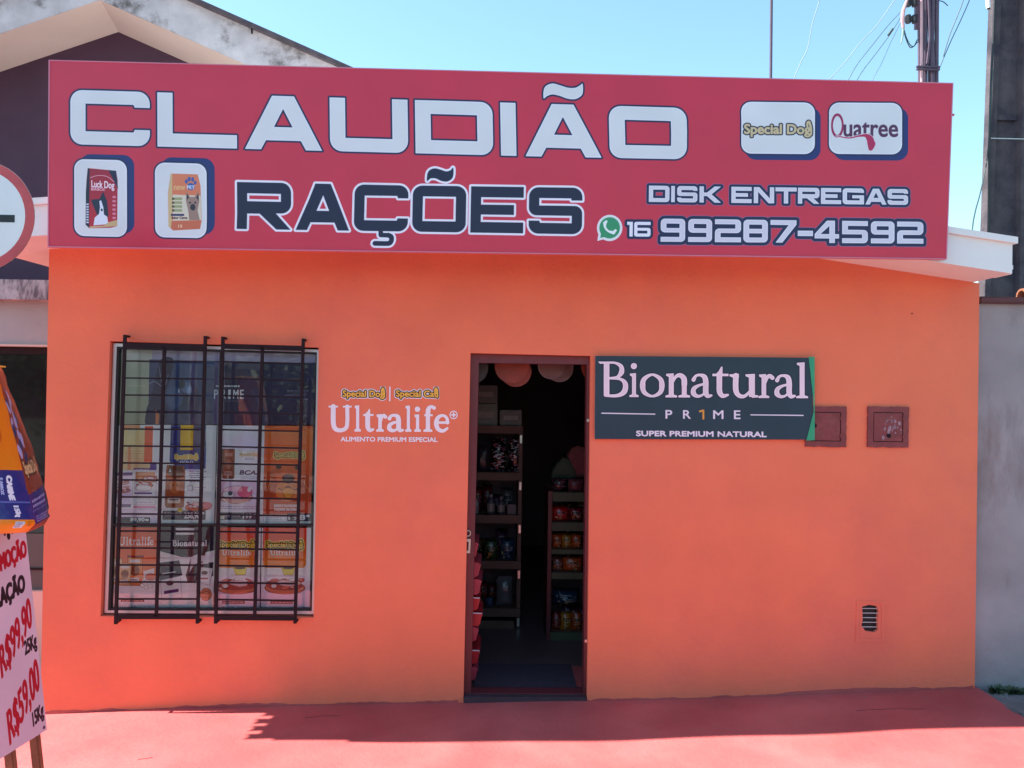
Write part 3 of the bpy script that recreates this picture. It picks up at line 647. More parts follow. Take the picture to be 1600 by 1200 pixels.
t4 = lambda x: 341.3+.014*(x-1042); b4 = lambda x: 377.7+.008*(x-1042)
L4 = line_of([(ch, zx(a), zx(b)) for ch, a, b in (('9', 341, 455), ('9', 469, 580), ('2', 593, 714), ('8', 725, 838), ('7', 850, 970), ('-', 976, 1046), ('4', 1054, 1166), ('5', 1180, 1298), ('9', 1312, 1420), ('2', 1432, 1552))], t4, b4, 8.8, 7.7, 6.5)
c.draw(L4, (5.6, (.62, .42, .6))); c.draw(L4, (4.8, NAVY), (0, WHT)); c.draw(L4, (-1.1, (.85, .84, .9)))
L5 = line_of([('1', zx(184), zx(211)), ('6', zx(217), zx(294))], lambda x: 346.2+.01*(x-990), lambda x: 369.5+.01*(x-990), 5.2, 5, 3.6)
c.draw(L5, (4, NAVY), (0, WHT))
# green handset badge
bad = [ell(964, 356, 19, 20), poly([(948, 362), (946, 375.5), (962, 371)])]
c.draw(bad, (.8, (.9, .92, .93))); c.draw([ell(964, 355.8, 16, 16.8), poly([(951, 363), (949.6, 371.5), (959, 370)])], (0, (.2, .58, .4)))
c.draw([stroke([(956.5, 348.5), (957, 355), (962, 361), (970, 363.5)], [5.5, 3.2, 3.2, 5.5]), stroke([(970, 363.5), (973, 360)], 4.2), stroke([(956.5, 348.5), (958.5, 346)], 4.2)], (0, (.94, .96, .96)))
# four white tiles with dark offset plates
def tile(x0, y0, x1, y1, dx, dy, sl):
    def rr(x0, y0, x1, y1, r=15): return poly(roundpoly([(x0, y0, r), (x1, y0+sl*(x1-x0), r), (x1, y1+sl*(x1-x0), r), (x0, y1, r)]))
    c.draw(rr(x0+dx, y0+dy, x1+dx, y1+dy), (2, (.12, .16, .42)))
    c.draw(rr(x0, y0, x1, y1), (3, (.07, .08, .25)), (.8, WHT), (-1, PALE))
tile(118, 249.5, 201, 367.5, 10.5, -6.5, .022); tile(247.5, 254.5, 328.5, 369.5, 11.5, -7, .022)
tile(1166.5, 159, 1278, 238.5, 7.5, 8.5, .012); tile(1301, 160, 1411, 239.5, 8, 8.5, .012)
# yellow lettered logo
def logo_dog(cv, x0, x1, base, cap, sl=0.01, lay=((1.6, (.07, .08, .2)), (.35, (.86, .76, .55))), word='Special Dog'):
    tx = text(word, x0, x1, base, cap, sl)
    k = cap/20
    ear = [stroke([(x1-6*k, base-12*k), (x1-7*k, base-21*k), (x1-3*k, base-24*k), (x1+1*k, base-10*k), (x1+1.5*k, base+3*k)], [1.5*k, 2.4*k, 3.6*k, 2.6*k, 1.5*k])]
    cv.draw([tx]+ear, *lay)
logo_dog(c, 1170.5, 1272, 207.5, 14.5, lay=((2.6, (.07, .08, .2)), (.9, (.82, .74, .58))))
t_ = np.linspace(0, 2*np.pi, 33); c.draw(stroke([(1313+8.2*math.cos(q), 195.5+17*math.sin(q)) for q in t_], [4.2+1.2*math.cos(q)**2*-1 for q in t_], False), (0, (.62, .1, .33)))
c.draw(text('uatree', 1323, 1405, 212.5, 27, .012), (.75, (.34, .14, .3)))
c.draw([stroke([(1312, 211.8), (1330, 215.3), (1345, 212.5), (1356, 211.5), (1362, 216), (1365, 224), (1364, 232)], [1.6, 1.8, 2.4, 5, 10, 13, 7])], (.9, PALE), (0, (.72, .12, .34)))
c.draw([stroke([(1369, 218), (1372, 226), (1369, 233)], 1)], (0, (.9, .8, .88)))
# printed bag of the first tile
bag = poly([(139, 263), (184.5, 267), (187, 282), (186, 353), (176, 355.5), (142, 356.5), (135.5, 351), (136, 300), (137, 282)])
c.draw(bag, (0, ((.62, .08, .2), (.72, .09, .2)))); c.draw(poly([(139, 263), (142, 264), (141, 356), (135.5, 351), (136, 300)]), (0, (.1, .1, .2)))
c.draw(poly([(172, 266), (184.5, 267), (187.5, 295), (180, 281)]), (0, (.12, .12, .25))); c.draw(stroke([(143, 278), (155, 274.5), (170, 276), (181, 284)], 1), (0, (.9, .7, .75)))
c.draw(text('Luck Dog', 145, 181.5, 292.5, 10.5, .06), (.35, (.95, .9, .93))); c.draw(text('BIRBOS', 144.5, 166, 297.5, 3.6, .03), (.15, (.95, .8, .85)))
c.draw([poly([(144, 312), (158, 311), (163.5, 299.5), (170, 314), (172, 338), (163, 342), (155, 338), (148, 322)])], (0, (.12, .13, .24)))
c.draw([poly([(157.5, 314), (160.5, 313), (164, 324), (165, 335), (170, 338), (172, 350), (148, 352), (150, 340), (157, 334), (158.5, 324)])], (0, (.88, .9, .96)))
c.draw([ell(161.5, 328, 1.6, 2)], (0, (.1, .1, .15))); c.draw(poly([(172, 347), (186, 343), (186, 353), (142, 356.5), (142, 353.5), (165, 352)]), (0, (.8, .68, .5)))
for k in range(6): c.draw(rect(178.5, 306+k*6.5, 184, 309.5+k*6.5, .8), (0, (.85, .5, .6)))
for k in range(8): c.draw(rect(136.5, 318+k*4, 140.5, 320.5+k*4), (0, (.8, .82, .9)))
# printed bag of the second tile
c.draw(poly([(272, 271), (315, 272), (319.5, 290), (321, 344), (319, 357), (276, 359.5), (268, 353), (267.5, 300)]), (0, ((.86, .5, .36), (.87, .45, .3))))
c.draw(poly([(268, 300), (272, 271), (274.5, 271), (274, 345), (276, 359.5), (268, 353)]), (0, (.82, .72, .52)))
c.draw(poly([(275, 303.5), (319.5, 305), (320.5, 343), (275, 344)]), (0, (.86, .82, .74)))
c.draw(text('new', 277, 295, 296, 9, .02), (.2, (.9, .75, .5)))
for x, y, rx, ry in ((304, 291, 6, 5.5), (297, 283, 2.4, 3.4), (301.5, 279.5, 2.4, 3.6), (307, 280, 2.4, 3.6), (311, 285, 2.3, 3)): c.draw(ell(x, y, rx, ry), (0, (.25, .35, .65)))
c.draw(text('PET', 298, 310, 294.5, 5, .02), (.2, (.9, .95, 1)))
for k in range(4): c.draw(rect(273.5, 308+k*6, 290, 312+k*6, .6), (0, (.62, .64, .45))); c.draw(rect(274, 308.6+k*6, 277.5, 311.6+k*6), (0, (.3, .25, .2)))
c.draw(rect(272, 333.5, 293, 336.5), (0, (.15, .12, .35))); c.draw(text('Sabor Carne', 273, 298, 341, 3.4), (.2, (.3, .08, .1)))
c.draw([poly([(296, 313), (297, 298.5), (302.5, 307), (310, 307), (316, 299), (317.5, 314), (314.5, 328), (318, 343), (301, 343), (300, 330)])], (0, (.62, .5, .45)))
c.draw([poly([(297.5, 312), (297.5, 301), (301, 308)]), poly([(312.5, 308), (316, 301.5), (316.5, 313)]), ell(302.5, 316, 1.8, 1.5), ell(311, 316, 1.8, 1.5), ell(307, 323, 4.2, 5), ], (0, (.2, .15, .2)))
c.draw(poly([(273, 345), (320.5, 343.5), (319, 357), (276, 359.5), (272, 356)]), (0, (.8, .42, .3))); c.draw(text('15', 284, 290, 354.5, 4), (.2, (.95, .85, .7)))
c.mottle(.035, 7, 3)
sign = thing('shop_signboard', 'long red signboard reading CLAUDIÃO RAÇÕES with a phone number above the door', 'signboard', tuple(P(780, 395, -.4)))
mprint = print_mat('sign_print', c, .34, .5, .35, 1.1)
print_panel('printed_face', SQ, -.42, .028, mprint, M['rededge'], sign)
fr = plate_mb([px_loop([(76.2, 93.6), (1489.5, 129.6), (1479.4, 405.2), (74.5, 386.2)], -.42), px_loop([(78.2, 95.2), (1487.8, 131.2), (1477.8, 403.8), (76.2, 384.8)], -.42)], -.4225, -.388).build('edge_trim', M['pinktrim'], sign)
for px in (130, 420, 760, 1100, 1430):
    a = P(px, 300, -.38); MB().bar((a.x, -.386, a.z), (a.x, -.372, a.z), .04).build('mounting_bracket', M['steel'], sign)
for px, py in ((1486.3, 180),):
    a = P(px, py, -.4); MB().tube([(a.x-.004, -.405, a.z), (a.x+.012, -.405, a.z)], .007, 8).build('edge_screw', M['rededge'], sign)

# ================================================================== BANNER BESIDE THE DOOR
SLATE = (.15, .235, .285); LIL = (.92, .85, .90)
BQ = [(930, 556), (1265, 558.6), (1268.5, 686.5), (929, 686)]
c = Canvas(0, 0, 340, 130, 4.5, SLATE, [(930, 556), (1270, 559), (1270, 687), (929, 686)])
zb = lambda v: 900+v/2.857
bi = []
for ch, a, b in (('B', 99, 232), ('i', 240, 281), ('o', 288, 397), ('n', 402, 512), ('a', 516, 612), ('t', 612, 686), ('u', 688, 815), ('r', 817, 886), ('a', 888, 982), ('l', 984, 1036)):
    x0, x1 = zb(a), zb(b); bi += serif(ch, x0, x1, 619.8+(x0-935)*.007, 36.5, 23, 9)
c.draw(bi, (1.5, (.12, .09, .2)), (.15, (.96, .91, .95))); c.draw(bi, (-1, LIL))
W1 = (.9, .87, .93)
c.draw([stroke([(940.5, 645.5), (1024, 646.8)], 1.8, False), stroke([(1174, 648), (1255, 649)], 1.8, False)], (0, W1))
for ch, a, b in (('P', 1041, 1051), ('R', 1068.5, 1080), ('M', 1115.5, 1131), ('E', 1148, 1157.5)): c.draw(text(ch, a, b, 653.6+(a-1041)*.007, 13), (.35, W1))
c.draw([stroke([(1094.5, 642.5), (1100, 641), (1100, 654)], 3, False)], (0, (.85, .6, .25)))
c.draw(text('SUPER PREMIUM NATURAL', 995, 1198, 681, 7.8, .008), (.55, W1))
c.mottle(.05, 5, 9)
ban = thing('brand_banner', 'dark slate banner reading Bionatural beside the door, green tape on its right edge', 'banner', tuple(P(1100, 686, 0)))
print_panel('printed_face', [(930, 556), (1270, 559), (1270, 687), (929, 686)], -.022, .006, print_mat('banner_print', c, .5, .4, .1, 2), M['edge'], ban)
quad_bar('green_tape', [(1261, 557.5), (1270.5, 558), (1270.5, 687.5), (1257.5, 688), (1269, 643), (1268, 620)], -.0245, -.0235, M['green'], ban)

# ================================================================== ULTRALIFE LETTERING ON THE WALL
print('lettering')
zu = lambda x, y: (490+x/6.4, 580+y/6.4)
let = thing('wall_lettering', 'white vinyl Ultralife lettering with small yellow logos on the orange wall', 'lettering', tuple(P(615, 690, 0)))
ul = []
for ch, a, b in (('U', 152, 380), ('l', 410, 472), ('t', 498, 606), ('r', 628, 732), ('a', 736, 904), ('l', 918, 978), ('i', 1008, 1072), ('f', 1100, 1220), ('e', 1206, 1356)):
    x0, x1 = 490+a/6.4, 490+b/6.4; ul += serif(ch, x0, x1, 674+(x0-515)*.004, 26.6, 27, 13)
EXT = (505, 595, 725, 700)
decal('word', ul, EXT, 6, .2, -.002, M['vinylwhite'], let)
decal('plus_mark', [stroke([(708.8+5.6*math.cos(t), 648.3+5.9*math.sin(t)) for t in np.linspace(0, 2*math.pi, 25)], 1.5, False), stroke([(705.8, 648.3), (711.8, 648.3)], 2.2, False), stroke([(708.8, 645.2), (708.8, 651.4)], 2.2, False)], EXT, 8, 0, -.002, M['vinylwhite'], let)
decal('tagline', [text('ALIMENTO PREMIUM ESPECIAL', 532.5, 683.5, 689.3, 6.6, .006)], EXT, 8, .35, -.002, M['vinylwhite'], let)
decal('divider_bar', [stroke([(609.3, 605), (609, 626)], 2.2, False)], EXT, 6, 0, -.002, M['vinylwhite'], let)
for wd, a, b in (('Special Dog', 536, 600), ('Special Cat', 619, 683)):
    k = .5; ear = [stroke([(b-3.5, 616), (b-3, 609), (b-1, 607.5), (b+.5, 615), (b+.5, 621)], [1, 2, 2.6, 2, 1])]
    pr = [text(wd, a, b, 619.5, 9.3, .008)]+ear
    decal('logo_border', pr, EXT, 7, 3.1, -.0015, M['vinylwhite'], let)
    decal('logo_outline', pr, EXT, 8, 1.9, -.0026, M['vinylbrown'], let)
    decal('logo_text', pr, EXT, 9, .35, -.0036, M['vinylyellow'], let)

# ================================================================== WINDOW POSTERS
print('posters')
def poster(name, label, cat, quad, canvas, Y=.070, group='posters in the shop window', gain=1.28):
    canvas.im *= gain
    t = tag(print_panel(name, quad, Y, .0012, print_mat(name+'_print', canvas, .5, .3, .15, 4), M['edge']), label, cat, group)
    return t
WP = (.93, .89, .92); ORG = (.86, .36, .13)
def meats(cv, x, y, s, seed):
    """heap of sliced meats and bread"""
    g = random.Random(seed)
    cv.draw(ell(x, y+6*s, 30*s, 9*s), (1, (.45, .18, .14)), (0, (.75, .42, .3)))
    cv.draw(ell(x, y+3*s, 27*s, 7*s), (0, (.62, .25, .2)))
    for i in range(26):
        a = g.uniform(-24, 24)*s; b = g.uniform(-7, 6)*s; cc = g.choice([(.84, .5, .48), (.72, .25, .22), (.9, .68, .62), (.55, .2, .15), (.93, .82, .78), (.8, .38, .3)])
        cv.draw(ell(x+a, y+b, g.uniform(3, 8)*s, g.uniform(1.2, 3.4)*s, g.uniform(-.5, .5)), (.5, tuple(v*.6 for v in cc)), (0, cc), alpha=.9)
    cv.draw(ell(x+2*s, y-1*s, 14*s, 4.2*s, .1), (.6, (.6, .3, .28)), (0, (.88, .66, .68))); cv.draw(ell(x-17*s, y+3*s, 4*s, 3*s), (0, (.93, .88, .82)))
def small_bag(cv, x0, y0, x1, y1, col, face=(.5, .25, .15), lab=(.9, .85, .85), rot=0):
    w_, h_ = x1-x0, y1-y0
    cv.draw(poly([(x0+w_*.06+rot, y0), (x1-w_*.05+rot, y0+h_*.02), (x1, y0+h_*.2), (x1-w_*.02, y1-h_*.02), (x1-w_*.1, y1), (x0+w_*.08, y1), (x0, y1-h_*.05), (x0+w_*.01, y0+h_*.2)]), (.6, tuple(v*.5 for v in col)), (0, (tuple(min(1, v*1.1) for v in col), tuple(v*.85 for v in col))))
    cv.draw(ell((x0+x1)/2, y0+h_*.5, w_*.3, h_*.17), (.5, tuple(v*.7 for v in face)), (0, face)); cv.draw(ell((x0+x1)/2-w_*.12, y0+h_*.47, w_*.04, h_*.02), (0, (.1, .06, .05))); cv.draw(ell((x0+x1)/2+w_*.1, y0+h_*.47, w_*.04, h_*.02), (0, (.1, .06, .05)))
    cv.draw(rect(x0+w_*.15, y0+h_*.12, x1-w_*.15, y0+h_*.24, 1), (0, lab)); cv.draw(rect(x0+w_*.12, y0+h_*.75, x1-w_*.2, y0+h_*.9, 1), (0, lab)); cv.draw(rect(x0+w_*.2, y0+h_*.8, x1-w_*.3, y0+h_*.83), (0, (.3, .2, .3)))
def lines(cv, x0, x1, y, n, dy, col, h=.9, seed=1):
    g = random.Random(seed)
    for k in range(n):
        x = x0
        while x < x1-2:
            w_ = g.uniform(1.5, 6); cv.draw(rect(x, y+k*dy, min(x+w_, x1), y+k*dy+h), (0, col), alpha=.85); x += w_+1
# lower row
def orange_card(x0, x1, sd):
    cv = Canvas(x0, 822, x1, 958, 5, WP); cv.grad(x0, 900, x1, 958, (.82, .76, .8), (.72, .66, .74))
    cv.draw(poly(roundpoly([(x0+2, 820), (x1-7, 820), (x1-7, 887, 7), (x0+2, 887, 7)])), (0, ((.80, .2, .13), (.92, .48, .12))))
    m_ = (x0+x1)/2-4; logo_dog(cv, m_-27, m_+29, 853.5, 8.6, lay=((3.1, (.93, .82, .3)), (1.9, (.22, .08, .04)), (.35, (.95, .7, .2))))
    u = []; xs = [('U', 0, 9), ('l', 10, 13.4), ('t', 14, 18.5), ('r', 19.3, 24), ('a', 25, 31.5), ('l', 32.5, 35.6), ('i', 36.8, 40), ('f', 41, 45.6), ('e', 45.4, 51)]
    for ch, a, b in xs: u += serif(ch, m_-21+a*.9, m_-21+b*.9, 866.5, 5.6, 24, 13)
    cv.draw(u, (.2, (.96, .86, .84))); lines(cv, m_-16, m_+14, 869.5, 1, 1, (.95, .7, .55), .8)
    meats(cv, m_+3, 913, 1.05, sd)
    cv.draw(poly([(m_-3, 886), (m_+18, 886), (m_+16, 898), (m_+1, 898)]), (.6, (.5, .25, .1)), (0, (.93, .75, .25))); cv.draw(ell(m_+7.5, 887, 9, 2.3), (0, (.32, .2, .12)))
    cv.draw(rect(m_-20, 940.5, m_+16, 945), (0, (.3, .08, .12))); lines(cv, m_-18, m_+14, 942, 1, 1, (.8, .55, .55), 1.4, sd)
    cv.mottle(.05, 6, sd); return cv
poster('orange_meat_poster', 'orange and white Special Dog Ultralife poster in the lower right corner of the window', 'poster', [(409, 824.5), (486, 824.5), (483.5, 956.5), (407.5, 956)], orange_card(409, 487, 5))
poster('orange_meat_poster', 'Special Dog Ultralife poster in the lower row, right of the black Bionatural poster', 'poster', [(337.5, 824), (407.5, 824.5), (405.5, 956), (335, 956)], orange_card(337, 408, 8))
cv = Canvas(169, 822, 246, 958, 5, ORG); cv.grad(169, 822, 246, 905, (.84, .3, .16), (.86, .42, .2)); cv.grad(169, 905, 246, 958, (.86, .78, .84), (.8, .74, .82))
cv.draw(rect(184, 820, 244, 858), (0, (.62, .38, .26)), alpha=.45)
u = []
for ch, a, b in (('U', 186, 196), ('l', 197.5, 201), ('t', 202, 207), ('r', 208, 213), ('a', 214, 221), ('l', 222.3, 225.5), ('i', 227, 230), ('f', 231, 236.5), ('e', 235.5, 241)): u += serif(ch, a, b, 851, 8.8, 24, 12)
cv.draw(u, (.2, (.95, .82, .78)))
small_bag(cv, 174, 872, 192, 914, (.82, .62, .45)); small_bag(cv, 201, 868, 224, 916, (.86, .5, .28)); small_bag(cv, 187, 880, 206, 916, (.8, .6, .42)); cv.draw(rect(200, 867.5, 226, 871.5), (0, (.45, .1, .08)))
cv.draw(poly([(226, 893), (243, 888), (243, 904), (227, 907)]), (0, (.92, .88, .8))); cv.draw(ell(238, 902, 9, 5), (.5, (.4, .15, .1)), (0, (.7, .35, .25)))
for x, y in ((225, 916), (231, 919), (237, 917), (229, 912)): cv.draw(ell(x, y, 3.6, 3.2), (.4, (.5, .35, .3)), (0, (.9, .85, .8)))
cv.draw(rect(191, 939, 228, 942.5), (0, (.3, .08, .1))); lines(cv, 193, 226, 940.3, 1, 1, (.8, .6, .6), 1, 4); lines(cv, 197, 221, 933, 1, 1, (.6, .4, .45), .8, 6); lines(cv, 203, 215, 949, 1, 1, (.4, .3, .4), .9, 3)
cv.mottle(.06, 6, 4)
poster('orange_bag_poster', 'orange Ultralife poster with small food bags in the lower left corner of the window', 'poster', [(169.5, 824), (245, 824), (243, 955.5), (166.5, 955)], cv)
cv = Canvas(248, 822, 337, 958, 5, (.84, .80, .88)); cv.draw(poly([(246, 820), (340, 820), (340, 858), (323, 862), (318, 880), (336, 878), (336, 900), (320, 905), (296, 912), (292, 900), (300, 870), (285, 870), (246, 859)]), (0, (.16, .12, .2)))
cv.draw(poly([(300, 870), (309, 866), (322, 868), (337, 862), (337, 870), (305, 882), (298, 895)]), (0, (.8, .76, .84)))
cv.draw([rect(275, 823, 304, 828), rect(275, 830.5, 304, 834)], (0, (.88, .84, .9)))
u = []
for ch, a, b in (('B', 270, 277), ('i', 278, 280.6), ('o', 281.5, 287), ('n', 288, 294), ('a', 295, 300.5), ('t', 301, 304.6), ('u', 305.2, 311.2), ('r', 312, 315.6), ('a', 316.2, 321), ('l', 322, 324.6)): u += serif(ch, a, b, 852, 6, 27, 12)
cv.draw(u, (.25, (.9, .85, .92)))
cv.draw(poly([(249, 880), (281, 876), (286, 899), (252, 908)]), (.6, (.05, .04, .08)), (0, (.2, .17, .24))); cv.draw(stroke([(255, 897), (275, 894)], 1.6, False), (0, (.8, .78, .85)))
cv.draw(poly([(252, 908), (283, 901), (287, 935), (256, 940)]), (.5, (.5, .45, .55)), (0, (.86, .82, .88))); cv.draw(poly([(258, 925), (281, 921), (281.5, 926), (258.5, 930)]), (0, (.3, .14, .35))); cv.draw(ell(267, 912, 6, 4), (0, (.35, .2, .25)))
cv.draw(poly([(314, 886), (335, 888), (330, 915), (312, 910)]), (.5, (.3, .25, .35)), (0, (.86, .8, .85))); cv.draw(ell(322, 895, 5, 3), (0, (.3, .15, .15))); cv.draw(rect(315, 903, 328, 906), (0, (.6, .2, .3))); cv.draw(stroke([(316, 880.5), (327, 879.5)], 1.8, False), (0, (.85, .8, .85)))
cv.draw(ell(325, 930, 9, 10), (.5, (.4, .2, .12)), (0, (.68, .42, .3))); cv.draw([stroke([(318, 928), (326, 925), (332, 929)], .8), stroke([(320, 934), (330, 936)], .8)], (0, (.45, .22, .15)))
lines(cv, 268, 302, 947, 1, 1, (.66, .64, .76), 1.6, 9); cv.grad(248, 950, 337, 958, (.7, .68, .82), (.66, .64, .8)); cv.mottle(.06, 6, 6)
poster('black_white_poster', 'black and white Bionatural poster with an egg in the lower row of the window', 'poster', [(248, 824), (336, 824), (333, 956), (245.5, 955.5)], cv)
# upper row
def pricebar(cv, x0, y0, x1, y1, t1_, t2_, split=.5):
    cv.draw(rect(x0, y0, x1, y1, 1.5), (0, (.15, .11, .2))); sp = x0+(x1-x0)*split
    if t1_: cv.draw(text(t1_, x0+3, sp-3, (y0+y1)/2, (y1-y0)*.25), (.2, (.85, .85, .92))); lines(cv, x0+4, sp-5, (y0+y1)/2+1.5, 1, 1, (.5, .55, .7), .7)
    cv.draw(text(t2_, sp+2, x1-9, y1-2.5, (y1-y0)*.58), (.5, (.82, .8, .86))); cv.draw(rect(x1-8, y0+2.5, x1-2, y0+6, 1), (0, (.85, .82, .88)))
cv = Canvas(171, 662, 252, 822, 5, (.84, .79, .86))
cv.grad(190, 662, 218, 668, (.8, .55, .4), (.8, .55, .4)); cv.grad(192, 668, 240, 735, (.86, .72, .52), (.9, .66, .5)); cv.grad(200, 668, 213, 692, (.74, .7, .55), (.8, .72, .52)); cv.grad(226, 664, 239, 722, (.78, .34, .24), (.8, .36, .25)); cv.grad(239, 662, 252, 725, (.8, .8, .9), (.76, .75, .86))
lines(cv, 196, 226, 704, 5, 4, (.66, .45, .36), .8, 12); cv.draw(rect(200, 697, 205, 735), (0, (.68, .4, .26)), alpha=.6)
cv.draw(rect(236, 722, 246, 737), (0, (.34, .2, .5))); cv.draw(rect(210, 732, 236, 738), (0, (.3, .2, .4))); lines(cv, 212, 234, 733.5, 1, 1, (.8, .75, .9), 1.5, 2)
cv.draw(rect(180, 739, 208, 744), (0, (.38, .14, .42)))
cv.draw(rect(209, 735, 246, 790), (.5, (.6, .5, .6)), (0, (.87, .82, .88))); cv.draw(rect(213, 738, 244, 754), (0, (.72, .5, .36)))
for s_, (x, y) in enumerate(((192, 765), (228, 757), (236, 748), (190, 752))): meats(cv, x, y, .42, 20+s_)
cv.draw(ell(226, 764, 13, 5), (.5, (.5, .35, .35)), (0, (.9, .85, .85))); cv.draw(rect(182, 744, 207, 790), (0, (.7, .6, .68)), alpha=.35)
cv.draw(rect(212, 771, 240, 773.5), (0, (.35, .22, .45))); cv.draw(rect(211, 793, 246, 796), (0, (.75, .45, .58))); cv.draw(rect(184, 790, 207, 795), (0, (.45, .36, .5))); lines(cv, 216, 240, 781, 2, 6, (.55, .45, .55), .9, 3)
cv.grad(171, 797, 252, 822, (.8, .75, .84), (.72, .7, .82)); pricebar(cv, 178, 811, 238, 820, '', '89,90', .45); lines(cv, 188, 214, 806, 1, 1, (.6, .5, .6), .8, 5)
cv.mottle(.08, 7, 10)
poster('product_poster', 'pale poster of bags and meats behind the upper left bars, under the painted cream reflection', 'poster', [(172.5, 664), (252, 664), (248, 819), (168.5, 818.5)], cv)
cv = Canvas(252, 662, 340, 822, 5, (.86, .82, .89))
cv.draw(poly(roundpoly([(267, 655), (322, 655), (324, 700, 3), (324, 732), (296, 738, 12), (266, 722, 4)])), (0, ((.22, .2, .42), (.2, .18, .46))))
cv.draw(rect(301, 655, 323, 700), (0, (.33, .3, .4))); cv.draw(rect(282.5, 655, 303, 702.5, 1.5), (0, (.85, .62, .16))); cv.draw(rect(282.5, 697, 303, 698.5), (0, (.25, .2, .2)))
logo_dog(cv, 275, 310, 716, 6, lay=((1.6, (.95, .86, .55)), (.7, (.75, .5, .25)), (.2, (.9, .7, .35)))); cv.draw(text('GOLD', 283, 304, 723, 3.6), (.2, (.8, .8, .9)))
small_bag(cv, 261, 727, 291, 795, (.62, .3, .15), (.7, .4, .22), (.75, .66, .62)); cv.draw(poly([(262, 740), (266, 727), (288, 728), (290, 745), (276, 750)]), (0, (.35, .17, .12)), alpha=.8); cv.draw(poly([(265, 738), (267.5, 732), (270, 738)]), (0, (.9, .8, .8)))
cv.draw(rect(292, 733, 338, 818), (0, (.85, .81, .88)), alpha=.7)
for k in range(6): lines(cv, 298+k % 2*2, 326-k % 3*3, 736+k*3.4, 1, 1, (.3, .26, .42), 1.1, 30+k)
cv.draw(rect(296, 760, 304, 768, 1), (.5, (.4, .38, .5)), (-.4, (.86, .82, .89))); lines(cv, 307, 325, 762, 2, 4, (.45, .4, .52), 1, 8)
meats(cv, 312, 791, .62, 31); cv.draw(ell(329, 792, 7, 6), (0, (.8, .42, .45)))
pricebar(cv, 257, 800, 326, 815, 'TURBO 25KG', '238,90', .48); cv.draw(ell(285, 799, 4, 3.6), (0, (.72, .6, .2))); cv.mottle(.05, 7, 11)
poster('product_poster', 'white poster with a navy top and yellow label, second in the upper poster row', 'poster', [(252.5, 664), (338.5, 664.5), (334.5, 819), (248.5, 819)], cv)
cv = Canvas(340, 662, 408, 822, 5, (.80, .76, .84)); cv.grad(340, 662, 408, 700, (.83, .79, .87), (.76, .72, .8))
cv.draw(rect(345, 700, 408, 748), (0, (.82, .79, .87))); cv.grad(346, 700, 368, 748, (.5, .28, .22), (.55, .3, .24)); small_bag(cv, 350, 701, 367, 748, (.56, .3, .22), (.66, .42, .34), (.7, .5, .45))
logo_dog(cv, 376, 406, 711, 4.4, lay=((1.2, (.9, .84, .7)), (.5, (.5, .42, .35)), (.15, (.86, .78, .62)))); cv.draw(text('GOLD', 384, 398, 717.5, 3), (.1, (.5, .5, .58))); cv.draw(text('BCAA', 376, 410, 741.5, 6.5, 0, .25), (.35, (.2, .18, .3))); lines(cv, 378, 404, 745, 2, 2.6, (.45, .42, .52), .7, 3)
cv.grad(344, 751, 406, 798, (.86, .66, .74), (.88, .74, .8))
cv.draw(ell(371, 778, 25, 10), (1, (.4, .16, .16)), (0, (.8, .55, .52))); cv.draw(ell(372, 771, 22, 11), (.6, (.35, .12, .2)), (0, (.86, .6, .68))); cv.draw(ell(385, 770, 11, 8.5), (.5, (.5, .15, .25)), (0, (.78, .36, .46))); cv.draw(ell(359, 774, 9, 5.5), (.4, (.2, .12, .15)), (0, (.86, .84, .86))); cv.draw(ell(362, 772, 3.6, 3.6), (0, (.3, .3, .34))); cv.draw(ell(392, 765, 3, 5, .4), (0, (.93, .82, .86))); cv.draw(stroke([(347, 776), (358, 787), (373, 790), (390, 785)], 2.2), (0, (.92, .72, .7)))
lines(cv, 346, 404, 793, 2, 3, (.42, .3, .4), .9, 14); pricebar(cv, 341, 803, 405, 815, 'TURBO 15KG', '199', .62); cv.draw(rect(342, 808, 354, 814, 1), (0, (.8, .76, .7))); cv.mottle(.05, 7, 12)
poster('meat_plate_poster', 'lilac white poster of a plate of pink meat reading BCAA in the upper poster row', 'poster', [(340, 664.5), (408, 665), (405, 819), (336.5, 819)], cv)
cv = Canvas(408, 662, 488, 822, 5, (.84, .8, .87)); cv.grad(413, 660, 488, 806, (.86, .42, .2), (.7, .24, .12)); cv.grad(413, 660, 488, 674, (.75, .32, .18), (.84, .42, .2))
cv.draw(stroke([(413, 668), (440, 663), (470, 664), (488, 672)], 3), (0, (.9, .5, .28)), alpha=.5)
logo_dog(cv, 429, 474, 713, 7, lay=((2.3, (.92, .82, .42)), (1.3, (.35, .2, .12)), (.3, (.85, .68, .4))))
for x, y, rx, ry, cc, al in ((448, 748, 32, 34, (.78, .38, .17), .6), (423, 760, 11, 24, (.64, .25, .12), .8), (479, 762, 10, 22, (.66, .27, .13), .8), (450, 768, 18, 17, (.85, .5, .26), .7), (436, 729, 4.4, 3.6, (.25, .12, .1), 1), (464, 730, 3.6, 3.2, (.25, .12, .1), 1), (434, 737, 8, 4, (.68, .3, .14), .5), (451, 748, 9.5, 7.5, (.22, .1, .12), 1), (449, 745, 5, 2.5, (.4, .28, .3), .8)):
    cv.draw(ell(x, y, rx, ry), (0, cc), soft=3 if rx > 5 else 1, alpha=al)
cv.draw([stroke([(436, 764), (444, 766), (451, 760), (458, 766), (467, 764)], 1.6)], (0, (.3, .1, .08))); cv.draw(poly(catmull([(443, 766), (451, 763), (460, 766), (458, 776), (451, 780), (445, 775)], closed=True)[0]), (.8, (.5, .18, .1)), (0, (.9, .52, .2)))
cv.draw([stroke([(424, 748), (421, 762), (418, 768)], 1.2), stroke([(476, 752), (480, 762), (486, 767)], 1.4)], (0, (.9, .6, .4)), alpha=.7)
